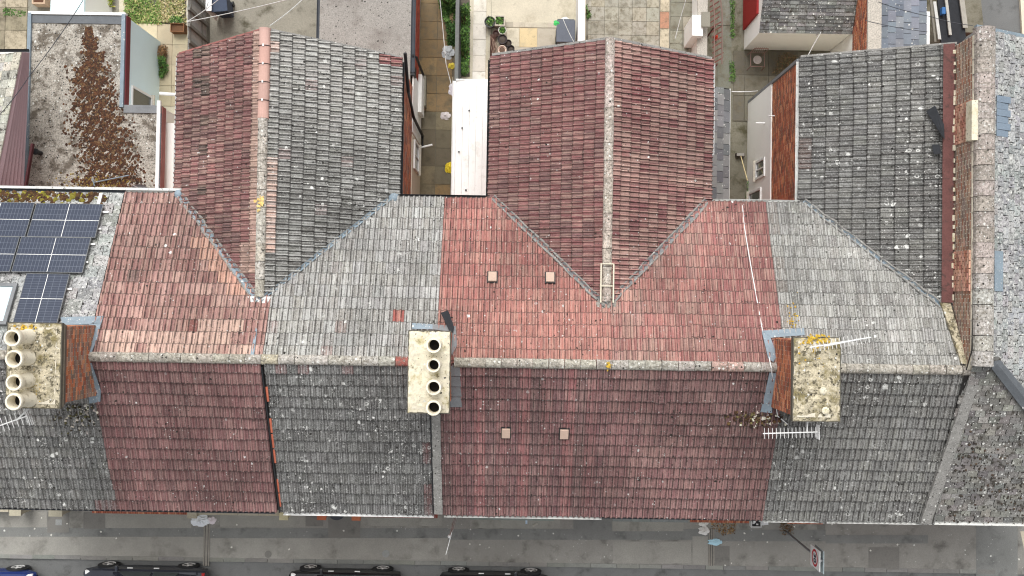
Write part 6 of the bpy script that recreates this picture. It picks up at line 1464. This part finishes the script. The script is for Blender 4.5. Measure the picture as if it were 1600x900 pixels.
def ring(r0, r1, x, mat, name, n=32):
    m_ = MB(); P_ = lambda r, k: Vector((x, cy_+math.cos(2*math.pi*k/n)*r, zc_+math.sin(2*math.pi*k/n)*r))
    for k in range(n):
        m_.q(P_(r0, k), P_(r0, k+1), P_(r1, k+1), P_(r1, k))
    return m_.build(name, mat, pl_)
ring(.20, .27, xs_-.026, plain('sign_red', sR(188, 36, 52), .5, .04), 'red_ring')
Rt = Matrix(((0, 0, -1), (-1, 0, 0), (0, 1, 0)))
plate_text(pl_, '30', (xs_-.027, cy_, zc_), .30, plain('sign_black', sR(34, 40, 62), .5, .04), Rt)
for z in (zc_-.3, zc_+.3): mb = MB(); mb.box(xs_+.001, xs_+.1, b.y-.06, b.y+.06, z-.03, z+.03); mb.build('bracket', mt['gutter'], sg)
ps = empty('property_board'); tagit(ps, 'thin property board on a pole seen edge on above the pavement', 'sign')
b = S(711, 806, .3); mb = MB(); mb.tube([(b.x, b.y, .1), (b.x, b.y, 3.0)], .022, 8); mb.build('post', mt['pvc'], ps); mb = MB(); mb.tube([(b.x+.06, b.y, .1), (b.x+.05, b.y, 2.4)], .016, 8); mb.build('brace', mt['pvc'], ps)
rd = Vector((b.x, b.y, 0)).normalized(); t_ = Vector((b.x, b.y, 0)); u_ = rd
mb = MB(); mb.obox(Vector((b.x, b.y, 2.3))-u_*.12+Vector((.05, 0, 0)), u_*.72, Vector((u_.y, -u_.x, 0))*.022, (0, 0, .75)); mb.build('board', mt['pvc'], ps)
mb = MB(); mb.lathe([(.0, 0), (.055, .03), (.06, .07), (.04, .11), (.005, .13)], 12, (b.x, b.y, 3.0)); mb.build('finial', mt['pvc'], ps, smooth=True)

# ================================================================== PARKED CARS
def carpaint(name, col): return plain(name, col, .22, .03, 2, .02, spec=.6, bump=False)
def make_car(label, px_mid, length, tone, facing=1, wb=2.55, hgt=1.45, gap=.12, face=None):
    e = empty('parked_car'); tagit(e, label, 'car', 'cars parked along the kerb'); Wd = .88; L = length/2; f = wb/2
    paint = carpaint('car_paint', tone)
    st = [(-L, .62, .86, .86, .60), (-L+.06, .30, .80, .92, .72), (-L+.35, .24, .90, .96, .80), (-f, .22, .96, .98, .85), (-.5, .20, .94, .98, .87), (.4, .20, .92, .98, .88), (f*.8, .21, .90, .98, .87), (f, .22, .86, .97, .85), (L-.35, .24, .76, .93, .80), (L-.06, .32, .66, .86, .68), (L, .5, .58, .76, .55)]
    mb = MB(); rows = []
    for x, zb, zt_, wf, _ in st:
        w_ = Wd*wf; zm = (zb+zt_)/2
        half = [(w_*.80, zb), (w_*.97, zb+.08), (w_, zm), (w_*.985, zt_-.10), (w_*.93, zt_-.02), (w_*.6, zt_+.03), (0, zt_+.045)]
        rows.append([Vector((x, y, z)) for y, z in half]+[Vector((x, -y, z)) for y, z in half[-2::-1]])
    for u, v in zip(rows, rows[1:]):
        for k in range(len(u)-1): mb.q(u[k], v[k], v[k+1], u[k+1])
        mb.q(u[-1], v[-1], v[0], u[0])
    mb.q(*rows[0]); mb.q(*rows[-1][::-1]); body = mb.build('body', paint, e, smooth=True)
    cab = [(-L+.25, .90, .80, .90), (-L+.75, hgt-.08, .64, .92), (-.3, hgt, .66, .93), (.25, hgt-.03, .65, .93), (f*.75, .90, .80, .93)]
    mb = MB(); rows = []
    for x, zt_, wr, wl__ in cab: rows.append([Vector((x, Wd*.90, .86)), Vector((x, Wd*wr, zt_-.03)), Vector((x, Wd*wr*.8, zt_)), Vector((x, -Wd*wr*.8, zt_)), Vector((x, -Wd*wr, zt_-.03)), Vector((x, -Wd*.90, .86))])
    for u, v in zip(rows, rows[1:]):
        for k in range(5): mb.q(u[k], v[k], v[k+1], u[k+1])
    mb.build('cabin', paint, e, smooth=True)
    for sg_ in (1, -1):
        for (a0, a1, b0, b1) in ((-L+.85, -.42, -L+1.0, -.42), (-.34, f*.55, -.34, .30)):
            mb = MB(); o_ = .012
            q_ = [Vector((a0, sg_*(Wd*.895+o_), .92)), Vector((a1, sg_*(Wd*.895+o_), .92)), Vector((b1, sg_*(Wd*.69+o_), hgt-.14)), Vector((b0, sg_*(Wd*.69+o_), hgt-.14))]
            mb.prism(q_, (0, -sg_*.03, 0)); mb.build('side_window', mt['glass'], e)
        mb = MB(); mb.obox((f*.55, sg_*(Wd*.93), .95), (.1, 0, 0), (0, sg_*.22, .03), (-.02, 0, .15)); mb.build('mirror', paint, e, bevel=.03)
        for hx in (-.45, .45) : mb = MB(); mb.obox((hx-.09, sg_*(Wd*.985), .77), (.18, 0, 0), (0, sg_*.03, 0), (0, 0, .03)); mb.build('door_handle', mt['alu'], e)
        mb = MB(); mb.obox((L-.32, sg_*Wd*.60, .60), (.24, 0, -.06), (0, sg_*.22, 0), (0, 0, .13)); mb.build('headlight', mt['pvc'], e, bevel=.03)
        mb = MB(); mb.obox((-L+.02, sg_*Wd*.58, .62), (.12, 0, 0), (0, sg_*.24, 0), (0, 0, .2)); mb.build('tail_light', mt['obj'], e, col=sR(150, 24, 24), bevel=.02)
        for wx in (-f, f):
            mb = MB(); mb.tube([(wx, sg_*(Wd*.72), .31), (wx, sg_*(Wd*.985), .31)], .365, 26); mb.build('wheel_arch', mt['black'], e)
            mb = MB(); prof_ = [(.20, .60), (.30, .70), (.312, .80), (.305, .93), (.27, 1.0), (.215, 1.01), (.21, .96)]; n = 26
            rings_ = [[Vector((wx+math.cos(2*math.pi*j/n)*r, sg_*Wd*y, .31+math.sin(2*math.pi*j/n)*r)) for j in range(n)] for r, y in prof_]
            for u, v in zip(rings_, rings_[1:]):
                for j in range(n): mb.q(*((u[j], u[(j+1) % n], v[(j+1) % n], v[j]) if sg_ > 0 else (v[j], v[(j+1) % n], u[(j+1) % n], u[j])))
            wh = mb.build('wheel', mt['black'], e, smooth=True)
            mb = MB(); mb.tube([(wx, sg_*Wd*.90, .31), (wx, sg_*Wd*.94, .31)], .22, 20)
            mb.build('brake_disc', mt['gutter'], wh)
            mb = MB()
            for s_ in range(5):
                a = 2*math.pi*s_/5+.3; d = Vector((math.cos(a), 0, math.sin(a))); t_ = Vector((-math.sin(a), 0, math.cos(a)))
                mb.obox(Vector((wx, sg_*Wd*.955, .31))+d*.03-t_*.032, d*.18, t_*.064, Vector((0, sg_*.03, 0)))
            mb.tube([(wx, sg_*Wd*.95, .31), (wx, sg_*Wd*1.0, .31)], .055, 12)
            for j in range(20):
                a0, a1 = 2*math.pi*j/20, 2*math.pi*(j+1)/20; P_ = lambda a, r, y: Vector((wx+math.cos(a)*r, sg_*Wd*y, .31+math.sin(a)*r)); mb.q(P_(a0, .195, .99), P_(a1, .195, .99), P_(a1, .222, 1.012), P_(a0, .222, 1.012))
            mb.build('rim', mt['alu'], wh)
    mb = MB(); mb.q((f*.72, -Wd*.76, .97), (f*.72, Wd*.76, .97), (.32, Wd*.6, hgt-.07), (.32, -Wd*.6, hgt-.07)); ws = mb.build('windscreen', mt['glass'], e); ws.location.z = .012; ws.location.x = .012
    mb = MB(); mb.box(-L-.02, -L+.02, -.26, .26, .42, .54); mb.build('number_plate', mt['obj'], e, col=sR(220, 200, 80))
    x = S(px_mid, 890, .4).x
    e.location = (x, YK-gap-Wd, 0.003); e.rotation_euler.z = 0 if facing > 0 else math.pi
    return e
make_car('bright blue car cut off at the left edge', -32, 4.1, sR(26, 46, 104), 1, gap=.36)
make_car('dark navy car with white headlight, second along the kerb', 231, 4.25, sR(40, 44, 54), -1, 2.75, gap=.19)
make_car('black car with silver wheels, third along the kerb', 541, 3.85, sR(30, 31, 34), -1, 2.5, gap=.19)
make_car('black car parked rightmost along the kerb, nearest the property board', 773, 3.75, sR(28, 30, 36), 1, 2.5, gap=.19)

# ================================================================== settle: move every Empty to the base of its thing
def settle():
    bpy.context.view_layer.update()
    for e in [o for o in COL.objects if o.type == 'EMPTY' and o.parent is None and o.location.length < 1e-6 and o.children]:
        lo = Vector((1e9,)*3); hi = Vector((-1e9,)*3)
        for c in e.children_recursive:
            if c.type not in ('MESH', 'FONT'): continue
            for b in c.bound_box:
                p = c.matrix_world @ Vector(b)
                lo = Vector(map(min, lo, p)); hi = Vector(map(max, hi, p))
        base = Vector(((lo.x+hi.x)/2, (lo.y+hi.y)/2, lo.z))
        e.location = base; T = Matrix.Translation(-base)
        for c in e.children: c.matrix_basis = T @ c.matrix_basis
settle()
